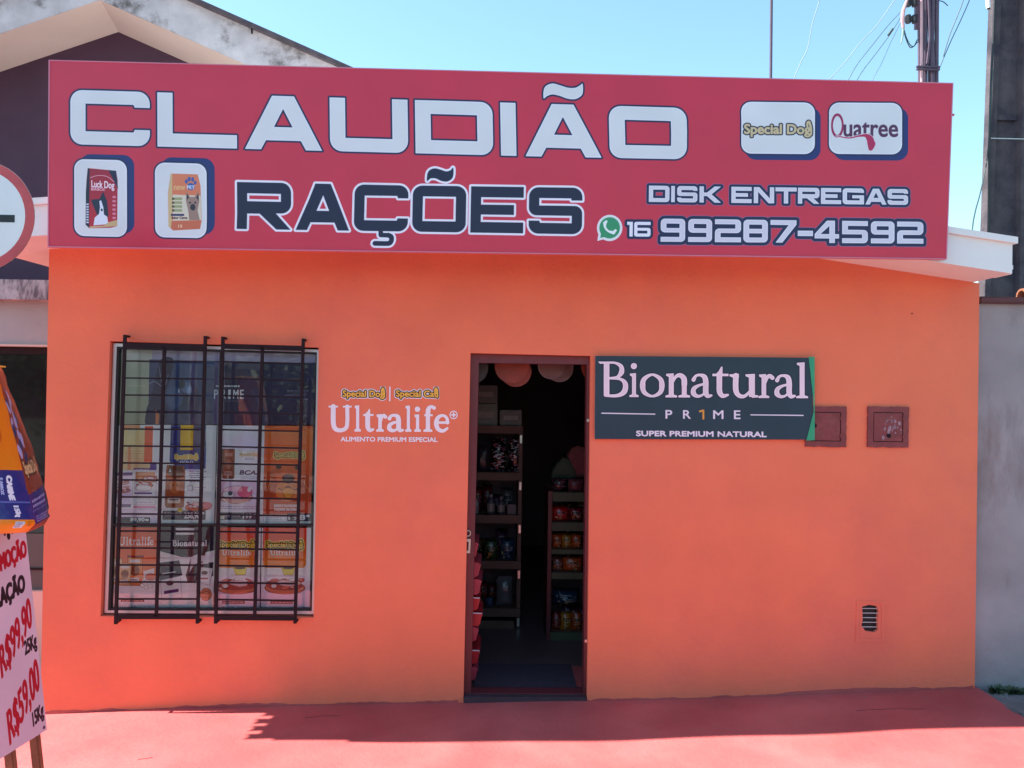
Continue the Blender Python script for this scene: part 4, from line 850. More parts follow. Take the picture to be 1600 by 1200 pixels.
for k in range(40):
    a = random.uniform(0, 6.28); rr_ = random.uniform(14, 34); x, y = 450+math.cos(a)*rr_*.9, 755+math.sin(a)*rr_; cv.draw(stroke([(x, y), (x+math.cos(a)*4, y+math.sin(a)*4+2)], .7), (0, (.62, .26, .1) if k % 2 else (.9, .56, .32)), alpha=.35)
cv.draw(text('SABOR E QUALIDADE', 430, 466, 793.5, 3.6), (.3, (.95, .85, .8))); cv.draw(text('TODOS OS DIAS', 430, 466, 800, 4.4), (.35, (.95, .85, .8)))
cv.grad(408, 806, 488, 818, (.84, .8, .86), (.82, .76, .84)); cv.draw(rect(414, 808, 449, 817), (.5, (.6, .56, .66)), (-.3, (.84, .8, .87))); lines(cv, 416, 444, 810.5, 2, 3, (.5, .48, .6), .8, 3); pricebar(cv, 451, 804, 488, 817, '', '198', 0); cv.mottle(.05, 7, 13)
poster('dog_face_poster', 'orange Special Dog poster with a happy dog face at the right side of the window', 'poster', [(408.5, 665), (489.5, 665.5), (485.5, 819.5), (405.5, 819)], cv)
# wide banner across the top of the window
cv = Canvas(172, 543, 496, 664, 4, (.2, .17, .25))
cv.grad(172, 543, 236, 664, (.55, .55, .5), (.5, .5, .42)); cv.grad(172, 543, 240, 561, (.66, .64, .62), (.6, .58, .56)); cv.grad(236, 543, 496, 560, (.62, .57, .66), (.5, .46, .55))  # cream left end: reflection in the glass, painted into the print
cv.grad(232, 560, 300, 664, (.22, .22, .34), (.2, .16, .26)); cv.grad(262, 562, 345, 664, (.2, .25, .38), (.22, .2, .3)); cv.grad(335, 562, 352, 664, (.38, .34, .44), (.34, .3, .4))
cv.grad(352, 560, 496, 664, (.2, .18, .26), (.22, .18, .25))
cv.draw(poly(catmull([(240, 598), (250, 560), (270, 560), (262, 600), (252, 618), (250, 650), (240, 664), (228, 664), (229, 640), (236, 620)], closed=True)[0]), (0, (.16, .12, .22)), soft=2)
cv.draw(poly([(243, 640), (250, 648), (249, 664), (244, 664)]), (0, (.6, .35, .22)), soft=3)
for x, y, rx, ry, cc, al in ((291, 600, 14, 13, (.17, .2, .32), .8), (296, 628, 18, 30, (.15, .16, .26), .8), (291, 604, 8, 9, (.36, .42, .55), .7), (296, 608, 4, 7, (.55, .6, .7), .6), (284, 598, 5, 7, (.1, .1, .18), .9), (272, 620, 14, 18, (.26, .32, .44), .5), (330, 590, 16, 22, (.3, .27, .35), .5), (320, 645, 10, 24, (.33, .28, .36), .5)):
    cv.draw(ell(x, y, rx, ry), (0, cc), soft=6, alpha=al)
cv.draw([stroke([(233, 599), (241, 595), (256, 606)], 1), stroke([(262, 584), (258, 600)], .8), stroke([(247, 570), (252, 598)], .7)], (0, (.5, .5, .58)), alpha=.8); cv.draw(stroke([(279, 607), (279.5, 611)], 1.6), (0, (.8, .84, .9)))
for ch, a, b in (('P', 335.5, 341.5), ('R', 348, 354), ('1', 358, 361.5), ('M', 366, 374), ('E', 377, 382.5)): cv.draw(text(ch, a, b, 621, 15), (.3, (.8, .76, .82)))
lines(cv, 338, 378, 598.5, 1, 1, (.8, .76, .8), 2.8, 3); lines(cv, 336, 382, 624.5, 1, 1, (.5, .46, .5), .7, 4)
lines(cv, 452, 486, 606.5, 1, 1, (.45, .4, .48), 1.4, 5); lines(cv, 448, 482, 614, 1, 1, (.42, .38, .46), 1.4, 6); lines(cv, 474, 488, 621, 1, 1, (.5, .44, .5), 1.6, 7); lines(cv, 198, 226, 602, 1, 1, (.66, .64, .56), .9, 8)
for k in range(30):
    x, y = random.uniform(345, 485), random.uniform(575, 655); cv.draw(stroke([(x, y), (x+random.uniform(-9, 9), y+random.uniform(-4, 10))], random.uniform(.8, 3)), (0, random.choice([(.26, .22, .28), (.17, .16, .26), (.3, .24, .26)])), soft=3, alpha=.5)
cv.mottle(.12, 6, 15)
poster('dark_window_poster', 'dark blue PR1ME poster with a faint dog and a painted cream reflection across the window top', 'poster', [(174.5, 543.5), (494, 551), (490, 663.5), (172, 662.5)], cv, Y=.073, gain=1.5)

# ================================================================== GRASPABLE THINGS OF THE DOORWAY
print('interior')
def rackmat(i): return M['shelfwood']
lr = thing('shelf_rack', 'dark wooden shelf rack left inside the doorway, stocked with boxes and packets', 'shelf', (-.3, 1.7, 0))
xl, xr = -1.0, P(815, 800, 1.5).x
for x in (xl, xr-.03): box('side_panel', x, x+.03, 1.505, 1.95, 0, P(800, 672, 1.5).z, M['shelfwood'], lr)
box('back_panel', xl, xr, 1.95, 1.965, 0, P(800, 672, 1.5).z, M['inwall'], lr)
SH = []
for y0, y1 in ((665, 677), (738, 750), (804.5, 817), (876, 888), (950, 962.5)):
    z1, z0 = P(780, y0, 1.5).z, P(780, y1, 1.5).z; SH.append(z1)
    box('shelf', xl+.031, xr-.031, 1.5, 1.94, z0+.02, z1, M['shelfwood'], lr); box('shelf_lip', xl, xr, 1.482, 1.5, z0, z1, M['shelfwood'], lr)
    MB().box(xr-.022, xr-.006, 1.478, 1.4819, z0-.075, z0-.012).build('bracket', M['steel'], lr)
box('drawer_front', xl+.05, P(803, 968, 1.5).x, 1.46, 1.48, P(780, 984, 1.5).z, P(780, 968, 1.5).z, M['shelfwood'], lr)
box('foot', P(797, 980, 1.5).x, P(803, 980, 1.5).x, 1.46, 1.5, P(780, 996, 1.5).z, P(780, 984.1, 1.5).z, M['shelfwood'], lr)
def pm(name, col, rough=.4): return mat(name, col, rough, .2, 25, .1, 30)
def pk(name, col, seed, rough=.25):
    cv = Canvas(0, 0, 20, 26, 5, col); g = random.Random(seed); lt = tuple(min(1, v*.6+.4) for v in col); dk = tuple(v*.35 for v in col)
    cv.grad(0, 0, 20, 5, dk, col); cv.draw(ell(10, 11, 8, 4, .15), (0, lt)); cv.draw(text(g.choice(['PET', 'DOG', 'CAT', 'MIX']), 4, 16, 13, 4), (.35, dk))
    for k in range(9): cv.draw(ell(g.uniform(3, 17), g.uniform(16, 23), g.uniform(1, 2.4), g.uniform(.8, 2)), (0, g.choice([lt, dk, (.75, .45, .2), (.8, .75, .6)])))
    cv.draw(stroke([(g.uniform(2, 8), 1), (g.uniform(5, 12), 12), (g.uniform(2, 16), 25)], [.2, .9, .2]), (0, (.95, .9, .9)), alpha=.6); cv.im *= .85
    return print_mat(name, cv, rough, .5, .6, 14)
def stripes(name, seed, a=(.85, .8, .85), b=(.02, .01, .02)):
    cv = Canvas(0, 0, 20, 50, 6, b); g = random.Random(seed)
    for k in range(60):
        x, y = g.uniform(0, 20), g.uniform(0, 50); cv.draw(stroke([(x, y), (x+g.uniform(-5, 5), y+g.uniform(-2, 2)), (x+g.uniform(-6, 6), y+g.uniform(-3, 3))], [g.uniform(.3, 1.8), g.uniform(.6, 2.4), .3]), (0, g.choice([a, a, (.6, .5, .6), (.7, .3, .35)])), alpha=.9)
    m = print_mat(name, cv, .22, .5, .8, 18); m.node_tree.nodes['Principled BSDF'].inputs['Metallic'].default_value = .15; return m
def srgb(c): return tuple(min(1, (v*2.2)**(1/2.2)) for v in c)
def pillow(name, x0, x1, y0, y1, z0, z1, m, parent=None, puff=.35, seed=0, uvp=False):
    """soft packet or sack: bulging middle, flattened crimped ends"""
    g = random.Random(seed); nx, nz = 7, 9; mb = MB(); V = {}
    for side in (0, 1):
        for j in range(nz+1):
            for i in range(nx+1):
                u_, v_ = i/nx, j/nz; b = (math.sin(math.pi*min(max(u_, .0), 1))**.45)*(math.sin(math.pi*v_)**.5)
                yc = (y0+y1)/2; t = (y1-y0)/2*b*(1+g.uniform(-.12, .12))
                x = x0+(x1-x0)*(u_+(.5-u_)*.1*math.sin(math.pi*v_)*0+g.uniform(-.012, .012)); z = z0+(z1-z0)*(v_+g.uniform(-.008, .008))
                mb.v.append((x, yc+(t if side else -t), z))
    N = (nx+1)*(nz+1)
    for j in range(nz):
        for i in range(nx):
            a = j*(nx+1)+i; mb.f += [(a, a+1, a+nx+2, a+nx+1), (N+a, N+a+nx+1, N+a+nx+2, N+a+1)]
    ed = [(i) for i in range(nx)]
    for i in range(nx): mb.f += [(i, N+i, N+i+1, i+1), (nz*(nx+1)+i, nz*(nx+1)+i+1, N+nz*(nx+1)+i+1, N+nz*(nx+1)+i)]
    for j in range(nz): a = j*(nx+1); b = a+nx; mb.f += [(a, a+nx+1, N+a+nx+1, N+a), (b, N+b, N+b+nx+1, b+nx+1)]
    o = mb.build(name, m, parent, smooth=True)
    if uvp or m.node_tree.nodes.get('UV Map'):
        uv = o.data.uv_layers.new(name='UVMap')
        for l in o.data.loops:
            p = o.data.vertices[l.vertex_index].co; uv.data[l.index].uv = ((p.x-x0)/(x1-x0), (p.z-z0)/(z1-z0))
    return o
def goods(name, label, cat, px, Y, dy, m, group='goods on the left shelves', soft=False, seed=0, base=None):
    a, b = P(px[0], px[1], Y), P(px[2], px[3], Y); z0 = base if base is not None else b.z
    if soft: o = pillow(name, a.x, b.x, Y, Y+dy, z0, a.z, m, seed=seed)
    else: o = box(name, a.x, b.x, Y, Y+dy, z0, a.z, m, bevel=.004)
    return tag(o, label, cat, group)
Yg = 1.52
def carton(px, label, m, tape):
    a, b = P(px[0], px[1], Yg), P(px[2], px[3], Yg)
    o = tag(box('carton', a.x, b.x, Yg, Yg+.25, b.z, a.z-.002, m, bevel=.004), label, 'box', 'goods on the left shelves')
    box('label_strip', a.x+.03, b.x-.03, Yg-.003, Yg-.0005, b.z+(a.z-b.z)*.35, b.z+(a.z-b.z)*.62, tape, o)
k1 = pm('dull_carton', (.13, .1, .11)); k2 = pm('grey_carton', (.16, .15, .15)); kt = pm('carton_label', (.26, .22, .22))
ztop = P(780, 665, 1.5)
carton((735, 601, 777, 630), 'upper dark carton on top of the left shelf rack', k1, kt); carton((735, 630, 777, 665), 'lower carton on top of the left rack, under another', k2, kt)
carton((781, 640, 815, 665), 'low carton with a pale label beside the two stacked cartons', k1, kt)
zm = [stripes('zebra_print_a', 3), stripes('zebra_print_b', 9)]
for i, (x0, x1, y0) in enumerate(((768, 789, 686), (795, 817-2, 687))):
    goods('glossy_packet', ('left' if i == 0 else 'right')+' of the two glossy black and white packets on the second shelf', 'packet', (x0, y0, x1, 738), Yg, .09, zm[i], soft=True, seed=i)
goods('dark_packet', 'dark packet at the left end of the second shelf', 'packet', (745, 694, 765, 738), Yg, .09, pm('dark_foil', (.03, .025, .035), .3), soft=True, seed=4)
def bottle(name, label, px0, px1, y0, yb, m, mcap, Y=1.55, group='goods on the left shelves'):
    a, b = P(px0, y0, Y), P(px1, yb, Y); cx_, r_ = (a.x+b.x)/2, (b.x-a.x)/2; h = a.z-b.z; Yc = Y+r_
    prof = [(0, .96), (.02, 1), (.68, 1), (.78, .75), (.84, .38), (.86, .36)]
    o = MB().tube([(cx_, Yc, b.z+h*t) for t, _ in prof], [r_*k for _, k in prof], 14).build(name, m, smooth=True)
    MB().tube([(cx_, Yc, b.z+h*.86), (cx_, Yc, b.z+h)], [r_*.42, r_*.4], 12).build('cap', mcap, o, smooth=True)
    MB().tube([(cx_, Yc, b.z+h*.15), (cx_, Yc, b.z+h*.55)], r_*1.02, 14).build('label_band', kt, o, smooth=True)
    return tag(o, label, 'bottle', group)
pg = pm('pale_bottle_plastic', (.34, .32, .33)); pd = pm('dark_bottle_plastic', (.07, .06, .09)); pb = pm('blue_bottle_plastic', (.05, .07, .14))
bottle('bottle', 'pale bottle by the left jamb on the third shelf', 738, 748, 778, 804.5, pg, kt); bottle('bottle', 'dark bottle in the middle of the third shelf', 761, 773, 773, 804.5, pd, pg); bottle('bottle', 'dark bottle right of another on the third shelf', 777, 789, 777, 804.5, pd, kt)
goods('food_tin', 'squat dark tin at the right end of the third shelf', 'tin', (793, 788, 806, 804.5), Yg, .1, pd)
goods('green_packet', 'dull green packet on the fourth shelf', 'packet', (758, 842, 776, 876), Yg, .08, pk('green_foil', (.2, .3, .16), 4), soft=True, seed=5); goods('blue_packet', 'dull blue packet on the fourth shelf', 'packet', (782, 841, 803, 876), Yg, .08, pk('blue_foil', (.14, .24, .36), 5), soft=True, seed=6)
goods('clear_bag', 'crinkled clear bag with a bright crease on the fifth shelf', 'bag', (776, 903, 800, 950), Yg, .12, pm('grey_film', (.13, .12, .13), .15), soft=True, seed=7); goods('blue_packet', 'small blue packet at the left of the fifth shelf', 'packet', (760, 935, 770, 950), Yg, .06, pb, soft=True, seed=8)
# right rack
rr = thing('shelf_rack', 'narrow rack with green shelf lips right inside the doorway, under a sack', 'shelf', (.8, 1.3, 0))
YR = 1.2; x0, x1 = P(855, 900, YR).x, 1.3
for x in (x0, x1-.03): box('side_panel', x, x+.03, YR+.003, YR+.42, 0, P(880, 768, YR).z, M['maroon'], rr)
box('back_panel', x0, x1, YR+.42, YR+.435, 0, P(880, 768, YR).z, M['inwall'], rr)
RS = []
for y0, y1 in ((769, 783), (816, 829), (858, 865), (894, 904), (987, 1003)):
    z1, z0 = P(880, y0, YR).z, P(880, y1, YR).z; RS.append(z1)
    box('shelf', x0+.031, x1-.031, YR+.002, YR+.41, z0+.01, z1, M['shelfwood'], rr); box('shelf_lip', x0+.031, x1-.031, YR-.018, YR, z0, z1, M['shelfgreen'], rr)
GR = 'goods on the right shelves'
ros = pk('red_foil', (.8, .1, .12), 1, .15); yel = pk('yellow_foil', (.75, .5, .12), 2); oran = pk('orange_foil', (.75, .32, .12), 3)
goods('red_packet', 'shiny red packet on the second shelf of the right rack', 'packet', (864, 791, 888, 816), YR+.02, .09, ros, GR, True, 11); goods('red_packet', 'dark red packet beside the shiny one on the right rack', 'packet', (890, 792, 911, 816), YR+.02, .09, pk('dark_red_foil', (.45, .08, .1), 9), GR, True, 12)
for i, (a, b) in enumerate(((864, 878), (879, 893), (894, 909))):
    goods('snack_packet', ('left', 'middle', 'right')[i]+' snack packet of three under the red packets on the right rack', 'packet', (a, 834, b, 858), YR+.02, .07, (oran, yel, oran)[i], GR, True, 20+i)
for i, (a, b) in enumerate(((864, 880), (881, 909))):
    goods('snack_packet', ('brown', 'wide orange')[i]+' snack packet on the fourth shelf of the right rack', 'packet', (a, 870, b, 894), YR+.02, .07, (pk('brown_foil', (.5, .25, .2), 6), oran)[i], GR, True, 30+i)
goods('blue_sack', 'flat dark blue sack on the bottom shelves of the right rack', 'sack', (865, 923, 906, 950), YR+.03, .2, pk('dark_blue_foil', (.14, .24, .34), 8), GR, True, 41, )
for i, (a, b) in enumerate(((864, 876), (877, 893), (894, 909))):
    goods('snack_packet', ('left', 'middle', 'right')[i]+' snack packet of three on the lowest right shelf', 'packet', (a, 956, b, 987), YR+.02, .07, (pk('wine_foil', (.55, .16, .14), 7), yel, oran)[i], GR, True, 50+i)
goods('pouch_row', 'grey printed pouch on the top of the right rack', 'packet', (864, 748, 886, 769), YR+.02, .06, stripes('grey_pouch_print', 14, (.3, .3, .32), (.05, .04, .06)), GR, True, 60); goods('pouch_row', 'red printed pouch on top of the right rack', 'packet', (889, 749, 911, 769), YR+.02, .06, pm('dim_red_foil', (.13, .03, .04)), GR, True, 61)
def lump(name, label, cat, pts, Y, depth, m, group=None):
    """standing soft sack from its outline"""
    L_ = px_loop(pts, Y); cx_ = sum(p[0] for p in L_)/len(L_); cz_ = sum(p[1] for p in L_)/len(L_); mb = MB(); rings = [(1, .5), (.93, .82), (.72, .96), (.4, 1.0)]
    n_ = len(L_)
    for sg_ in (-1, 1):
        for s_, t in (rings if sg_ < 0 else rings): 
            for x, z in L_: mb.v.append((cx_+(x-cx_)*s_, Y+depth/2+sg_*depth/2*(t if s_ < 1 else 0), cz_+(z-cz_)*s_))
    for h_ in (0, 1):
        o = h_*4*n_
        for k in range(3):
            for i in range(n_): j = (i+1) % n_; q_ = (o+k*n_+i, o+k*n_+j, o+(k+1)*n_+j, o+(k+1)*n_+i); mb.f.append(q_)
        mb.f.append(tuple(o+3*n_+i for i in range(n_)))
    b_ = mb.build(name, m, smooth=True)
    bm = bmesh.new(); bm.from_mesh(b_.data); bmesh.ops.remove_doubles(bm, verts=bm.verts, dist=1e-5); bmesh.ops.recalc_face_normals(bm, faces=bm.faces); bm.to_mesh(b_.data); bm.free()
    return tag(b_, label, cat, group)
lump('red_sack', 'dull reddish rounded sack leaning above the right rack', 'sack', [(884, 735), (886, 712), (893, 699), (903, 695), (914, 698), (924, 712), (926, 745), (905, 748), (886, 748)], YR+.12, .16, pm('brick_sack_cloth', (.2, .045, .05), .8), GR)
lump('green_sack', 'dark green slumped sack on the right rack beside the reddish one', 'sack', [(861, 748), (862, 738), (870, 724), (880, 714), (890, 716), (900, 735), (902, 748), (880, 749)], YR+.1, .14, pm('green_sack_cloth', (.06, .075, .05), .8), GR)
# pile of red packs behind the left jamb
rp = [pm('red_pack', (.55, .02, .03), .25), pm('pink_pack', (.5, .05, .08), .3)]
for k, (y0, y1, xr_) in enumerate(((845, 871, 748), (877, 901, 751.5), (903, 928, 753), (931, 953, 750.5), (955, 977, 754), (978, 1001, 748), (1013, 1036, 750), (1040, 1062, 747))):
    a, b = P(700, y0, .32), P(xr_, y1, .32)
    o = MB(); n_ = 8; L_ = [(b.x-.42, (a.z+b.z)/2)]
    pts = [(b.x-.4, a.z-.004), (b.x-.1, a.z+random.uniform(-.003, .003)), (b.x-.025, a.z-.002), (b.x, a.z-.014), (b.x-.01, (a.z+b.z)/2+random.uniform(-.01, .01)), (b.x-.016, b.z+.012), (b.x-.035, b.z), (b.x-.4, b.z)]
    ob = plate_mb([pts], .3, .62).build('red_pack', rp[0 if k in (3, 4, 6) else 1], bevel=.008)
    tag(ob, ['topmost', 'second from the top', 'third from the top', 'bright red fourth', 'widest bright red', 'dull sixth', 'white-seamed seventh', 'bottom'][k]+' red pack in the pile behind the left door jamb', 'packet', 'red packs piled behind the left jamb')
    if k in (3, 4, 6): MB().bar((b.x-.12, .297, a.z-.001), (b.x-.004, .297, a.z-.006), .006, .004).build('white_seam', M['vinylwhite'], ob)
box('door_mat', -.19, .46, .2, .62, .002, .016, M['matblue']); tag(bpy.data.objects['door_mat'], 'dull blue mat on the floor just inside the threshold', 'mat')
# hanging round cards
def disc_card(name, label, cx_, cy_, r_, Y, m, rim=None):
    a = P(cx_, cy_, Y); rr_ = r_/F_PX*(Y+CD); t = thing(name, label, 'card', (a.x, Y, a.z), 'round cards hanging in the doorway')
    L_ = [(a.x+rr_*math.cos(q), a.z+rr_*math.sin(q)) for q in np.linspace(0, 2*math.pi, 33)[:-1]]
    if rim:
        plate_mb([L_], Y, Y+.003).build('card_face', rim, t); L2_ = [(a.x+(x-a.x)*.93, a.z+(z-a.z)*.93) for x, z in L_]; plate_mb([L2_], Y-.0012, Y-.0004).build('card_print', m, t)
    else: plate_mb([L_], Y, Y+.003).build('card_face', m, t)
    MB().tube([(a.x, Y+.001, a.z+rr_-.005), (a.x, Y+.001, 2.41)], .0015, 5).build('string', M['rim'], t)
    return t
M['rim'] = pm('pale_card_rim', (.17, .10, .11)); cr = pm('red_card', (.26, .03, .014)); cp = pm('pink_card', (.15, .05, .045)); cg = pm('greyish_card', (.05, .03, .035))
disc_card('round_card', 'greyish round card at the left end under the door head', 737, 574, 26, .26, cg); disc_card('round_card', 'front one of the two overlapping red round cards under the door head', 800, 572, 27, .26, cr); disc_card('round_card', 'red round card partly behind another left of the middle', 806, 580, 24.5, .30, cr)
disc_card('round_card', 'front pink card with a pale rim and dark bow print', 861, 572, 20.5, .26, cp, M['rim']); disc_card('round_card', 'rear pink card with a pale rim, partly covered', 874, 583-8, 22, .31, cp, M['rim']); disc_card('round_card', 'red round card at the right end under the door head', 931, 573, 23, .27, cr)
for i, (cx_, cy_) in enumerate(((865, 584), (857, 588))):
    pass

# ================================================================== NEIGHBOUR HOUSE (LEFT)
print('surroundings')
H_ = thing('neighbour_house', 'gabled house with maroon wall, cream soffit and stained concrete gable edge', 'house', (-4, 2.7, -.2))
YW, YF = 2.65, 2.08
apex = P(185, 50, YW)
r1, l1 = P(298, 100, YW), P(13, 108, YW)
mr_ = (r1.z-apex.z)/(r1.x-apex.x); ml_ = (apex.z-l1.z)/(apex.x-l1.x)
XL, XR = -9.5, .0
zt = lambda x: apex.z+(mr_*(x-apex.x) if x > apex.x else ml_*(x-apex.x))
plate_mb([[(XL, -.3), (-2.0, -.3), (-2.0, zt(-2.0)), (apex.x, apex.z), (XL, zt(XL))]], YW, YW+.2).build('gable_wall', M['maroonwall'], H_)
fb = P(155, -1, YF); TF = P(300, 0, YF).z-P(300, 58, YF).z
# sloped roof slab: underside passes the wall top, fascia in front
fa = P(157, 0, YF); zf = lambda x: fa.z-(abs(x-fa.x)*(-mr_ if x > fa.x else ml_))
mb = MB()
for X_ in (XL, None, XR):
    xf = fa.x if X_ is None else X_; xw = apex.x if X_ is None else X_
    z, z2 = zf(xf), zt(xw); mb.v += [(xf, YF, z), (xw, YW, z2), (xw, 9.5, z2), (xf, YF, z+TF), (xw, 9.5, z2+TF)]
for a in (0, 5): mb.f += [(a, a+5, a+6, a+1), (a+1, a+6, a+7, a+2), (a+3, a+4, a+9, a+8), (a, a+3, a+8, a+5), (a+2, a+7, a+9, a+4)]
mb.f += [(0, 1, 2, 4, 3), (10, 13, 14, 12, 11)]
rs = mb.build('roof_slab', M['cream'], H_)
mb = MB()
for x in (XL, fa.x, XR): z = zf(x); mb.v += [(x, YF-.012, z-.004), (x, YF-.012, z+TF+.004), (x, YF-.001, z-.004), (x, YF-.001, z+TF+.004)]
for a in (0, 4): mb.f += [(a, a+4, a+5, a+1), (a+2, a+3, a+7, a+6), (a, a+2, a+6, a+4), (a+1, a+5, a+7, a+3)]
mb.build('roof_fascia', M['stain2'], H_)
for sx_ in (XL, XR):
    a = Vector((sx_, YF-.03, zf(sx_)+TF+.02)); b = Vector((fa.x, YF-.03, zf(fa.x)+TF+.02)); MB().bar(a, b, .035, .09).build('drip_edge', M['poledark'], H_)
a = P(393, 48, YF-.04); MB().tube([(a.x, YF-.03, a.z-.02), (a.x, YF-.03, a.z+.05)], .008, 6).build('wire_hook', M['iron'], H_)
# porch in front: stained slab edge, grey beam, window
YP = 1.0
def pz(y, Y=YP): return P(45, y, Y).z
box('porch_slab', -9.5, WL-.05, YP-.12, YW, pz(468, YP-.12), pz(437, YP-.12), M['stain'], H_)
box('porch_beam', -9.5, WL-.05, YP, YP+.2, pz(538), pz(468.5), M['greyband'], H_)
box('beam_edge', -9.5, WL-.05, YP-.015, YP+.2, pz(541.5), pz(538.2), M['cream'], H_)
box('window_head', -9.5, WL-.05, YP+.05, YP+.12, pz(553), pz(542), M['iron'], H_)
wn = box('window', -9.5, WL-.05, YP+.07, YP+.09, pz(835), pz(553.2), M['darkglass'], H_)
for x in (-4.6, -5.6): box('window_frame', x, x+.04, YP+.05, YP+.069, pz(835), pz(553.2), M['iron'], wn)
tealp = mat('grey_green_panel', (.075, .085, .085), .5, .1, 4, .1, 30)
box('lower_panel', -9.5, WL-.05, YP+.06, YP+.1, .1, pz(836), tealp, H_); box('panel_rail', -9.5, WL-.05, YP+.045, YP+.059, pz(893), pz(890), M['iron'], H_); box('house_plinth', -9.5, WL-.05, YP+.02, YP+.3, -.3, P(66, 925, YP).z, M['cream'], H_)

# ================================================================== BOUNDARY WALL (RIGHT)
W_ = thing('boundary_wall', 'grey rendered boundary wall with reddish brown coping right of the orange shop', 'wall', (4.5, .1, 0))
box('render', WR+.004, 9, .035, .2, -.4, P(1560, 475, .035).z, M['greywall'], W_)
mb = MB()
nseg = 9
for k in range(nseg):
    x = WR+.006+k*.62; box('coping', x, x+.612, .0+random.uniform(-.004, .004), .235, P(1560, 475, .035).z+.0005, P(1560, 463, 0).z+random.uniform(-.004, .004), M['capred'], W_, bevel=.008)
tt = tile_mesh(0, 0, 0, .3, .05); 
tl = tt.build('ridge_tile', M['terracotta'], None, smooth=True); a = P(1583, 464, .1); tl.location = (a.x+.01, .04, P(1560, 463, 0).z+.006); tag(tl, 'loose terracotta roof tile lying on the coping of the grey wall', 'roof tile')

# ================================================================== POLES, MAST, WIRES
def grooved(x0, x1, y0, y1, z0, z1, taper):
    return None
YPOLE = 3.0
pt, pbm = P(1556, 0, YPOLE), P(1543, 355, YPOLE)
sl = (pt.x-pbm.x)/(pt.z-pbm.z); pole = thing('concrete_pole', 'large dark concrete power pole with recessed panels at the right edge', 'utility pole', (pbm.x+.2, YPOLE+.15, -.1))
def xl_(z): return pbm.x+(z-pbm.z)*sl
PW = .47
mb = MB()
for z, wd in ((-.1, 0), (9.5, -.0)):
    x = xl_(z); x2 = x+PW-.022*(z+.1)*1.0
    prof = [(x, YPOLE), (x+.055, YPOLE), (x+.075, YPOLE+.06), (x2-.075, YPOLE+.06), (x2-.055, YPOLE), (x2, YPOLE), (x2, YPOLE+.12), (x, YPOLE+.12)]
    mb.v += [(a, b, z) for a, b in prof]
mb.f = [(i, (i+1) % 8, 8+(i+1) % 8, 8+i) for i in range(8)]+[tuple(range(8)), tuple(range(15, 7, -1))]
mb.build('shaft', M['poledark'], pole)
for z in (2.4, P(1570, 186, YPOLE).z, 6.6): x = xl_(z); box('cross_web', x+.074, x+PW-.1-.02*z, YPOLE+.03, YPOLE+.0595, z, z+.05, M['poledark'], pole)
z = P(1560, 217, YPOLE).z; MB().tube([(xl_(z)-.012, YPOLE-.012, z), (xl_(z)+.42, YPOLE-.012, z+.0)], .006, 6).build('strap', M['steel'], pole)
def wire(name, label, pts, Ys, r_, m, group='overhead wires', cat='wire'):
    Ys = Ys if isinstance(Ys, (list, tuple)) else [Ys]*len(pts)
    ps = [np.array(P(x, y, Y)) for (x, y), Y in zip(pts, Ys)]; sm, _ = catmull(ps, None, 8)
    return tag(MB().tube([tuple(p) for p in sm], r_, 6).build(name, m, smooth=True), label, cat, group)
wire('pole_cable', 'thick dark cable hugging the left side of the concrete pole', [(1555, -30), (1552, 60), (1549, 120), (1546, 230), (1545, 330), (1543, 420)], YPOLE-.03, .013, M['black'])
wire('drop_cable', 'loose dark cable swinging down left of the concrete pole', [(1551, 110), (1547, 180), (1542, 250), (1532, 300), (1524, 330), (1519.5, 357), (1519, 400)], [YPOLE-.05]*3+[2.6, 2.2, 1.9, 1.6], .006, M['cable'])
wire('thin_wire', 'lone wavy thin wire between the mast and the pipe cluster', [(1283, -20), (1280, 2), (1270, 35), (1262, 75), (1252, 96), (1240, 125), (1230, 160)], 4, .0045, M['palecable'])
wire('service_wire', 'leftmost of the four fanned wires from the insulators to the sign', [(1420, -20), (1397, 2), (1370, 40), (1345, 66), (1320, 98), (1296, 124), (1270, 150)], 4, .0042, M['palecable'])
wire('service_wire', 'second from the left of the four fanned wires', [(1408, 18), (1386, 42), (1362, 72), (1340, 100), (1326, 124), (1312, 150)], 4, .0042, M['palecable'])
wire('service_wire', 'third from the left of the fanned wires, with a dark splice', [(1408, 26), (1392, 52), (1370, 82), (1350, 108), (1340, 124), (1325, 150)], 4, .0042, M['palecable'])
wire('service_wire', 'rightmost and faintest of the four fanned wires', [(1408, 34), (1392, 66), (1378, 98), (1364, 124), (1355, 150)], 4, .003, M['palecable'])
sp_a, sp_b = P(1388, 55, 3.98), P(1395, 45, 3.98); tag(MB().tube([tuple(sp_a), tuple(sp_b)], .013, 8).build('splice', M['cable']), 'small dark splice sleeve on the third fanned wire', 'splice')
wire('far_wire', 'left of the two slanting wires right of the pipe cluster', [(1510, -20), (1504, 4), (1494, 30), (1484, 55), (1474, 88)], 4.2, .005, M['cable'])
wire('far_wire', 'right of the two slanting wires, running down to the pipe cluster', [(1520, -20), (1514, 2), (1500, 34), (1485, 66), (1469, 104), (1460, 130)], 4.2, .005, M['cable'])
wire('stray_wire', 'short curved wire end sticking out right of the pipes at the top', [(1467, 1), (1474, 3), (1481, 9)], 3, .005, M['cable'])
a, b = P(1541, -30, 2.9), P(1544.5, 13, 2.9); ins = thing('white_insulator', 'white insulator tube hanging beside the concrete pole at the top edge', 'insulator', tuple(a))
MB().tube([tuple(a), tuple(b)], .02, 12).build('tube', M['white'], ins, smooth=True); MB().tube([(b.x, b.y, b.z+.006), (b.x+.001, b.y, b.z-.006)], .016, 10).build('dark_tip', M['black'], ins)
mast = thing('antenna_mast', 'slim dark metal mast rising behind the signboard', 'mast', (P(1204, 200, 2).x, 2, 2.6))
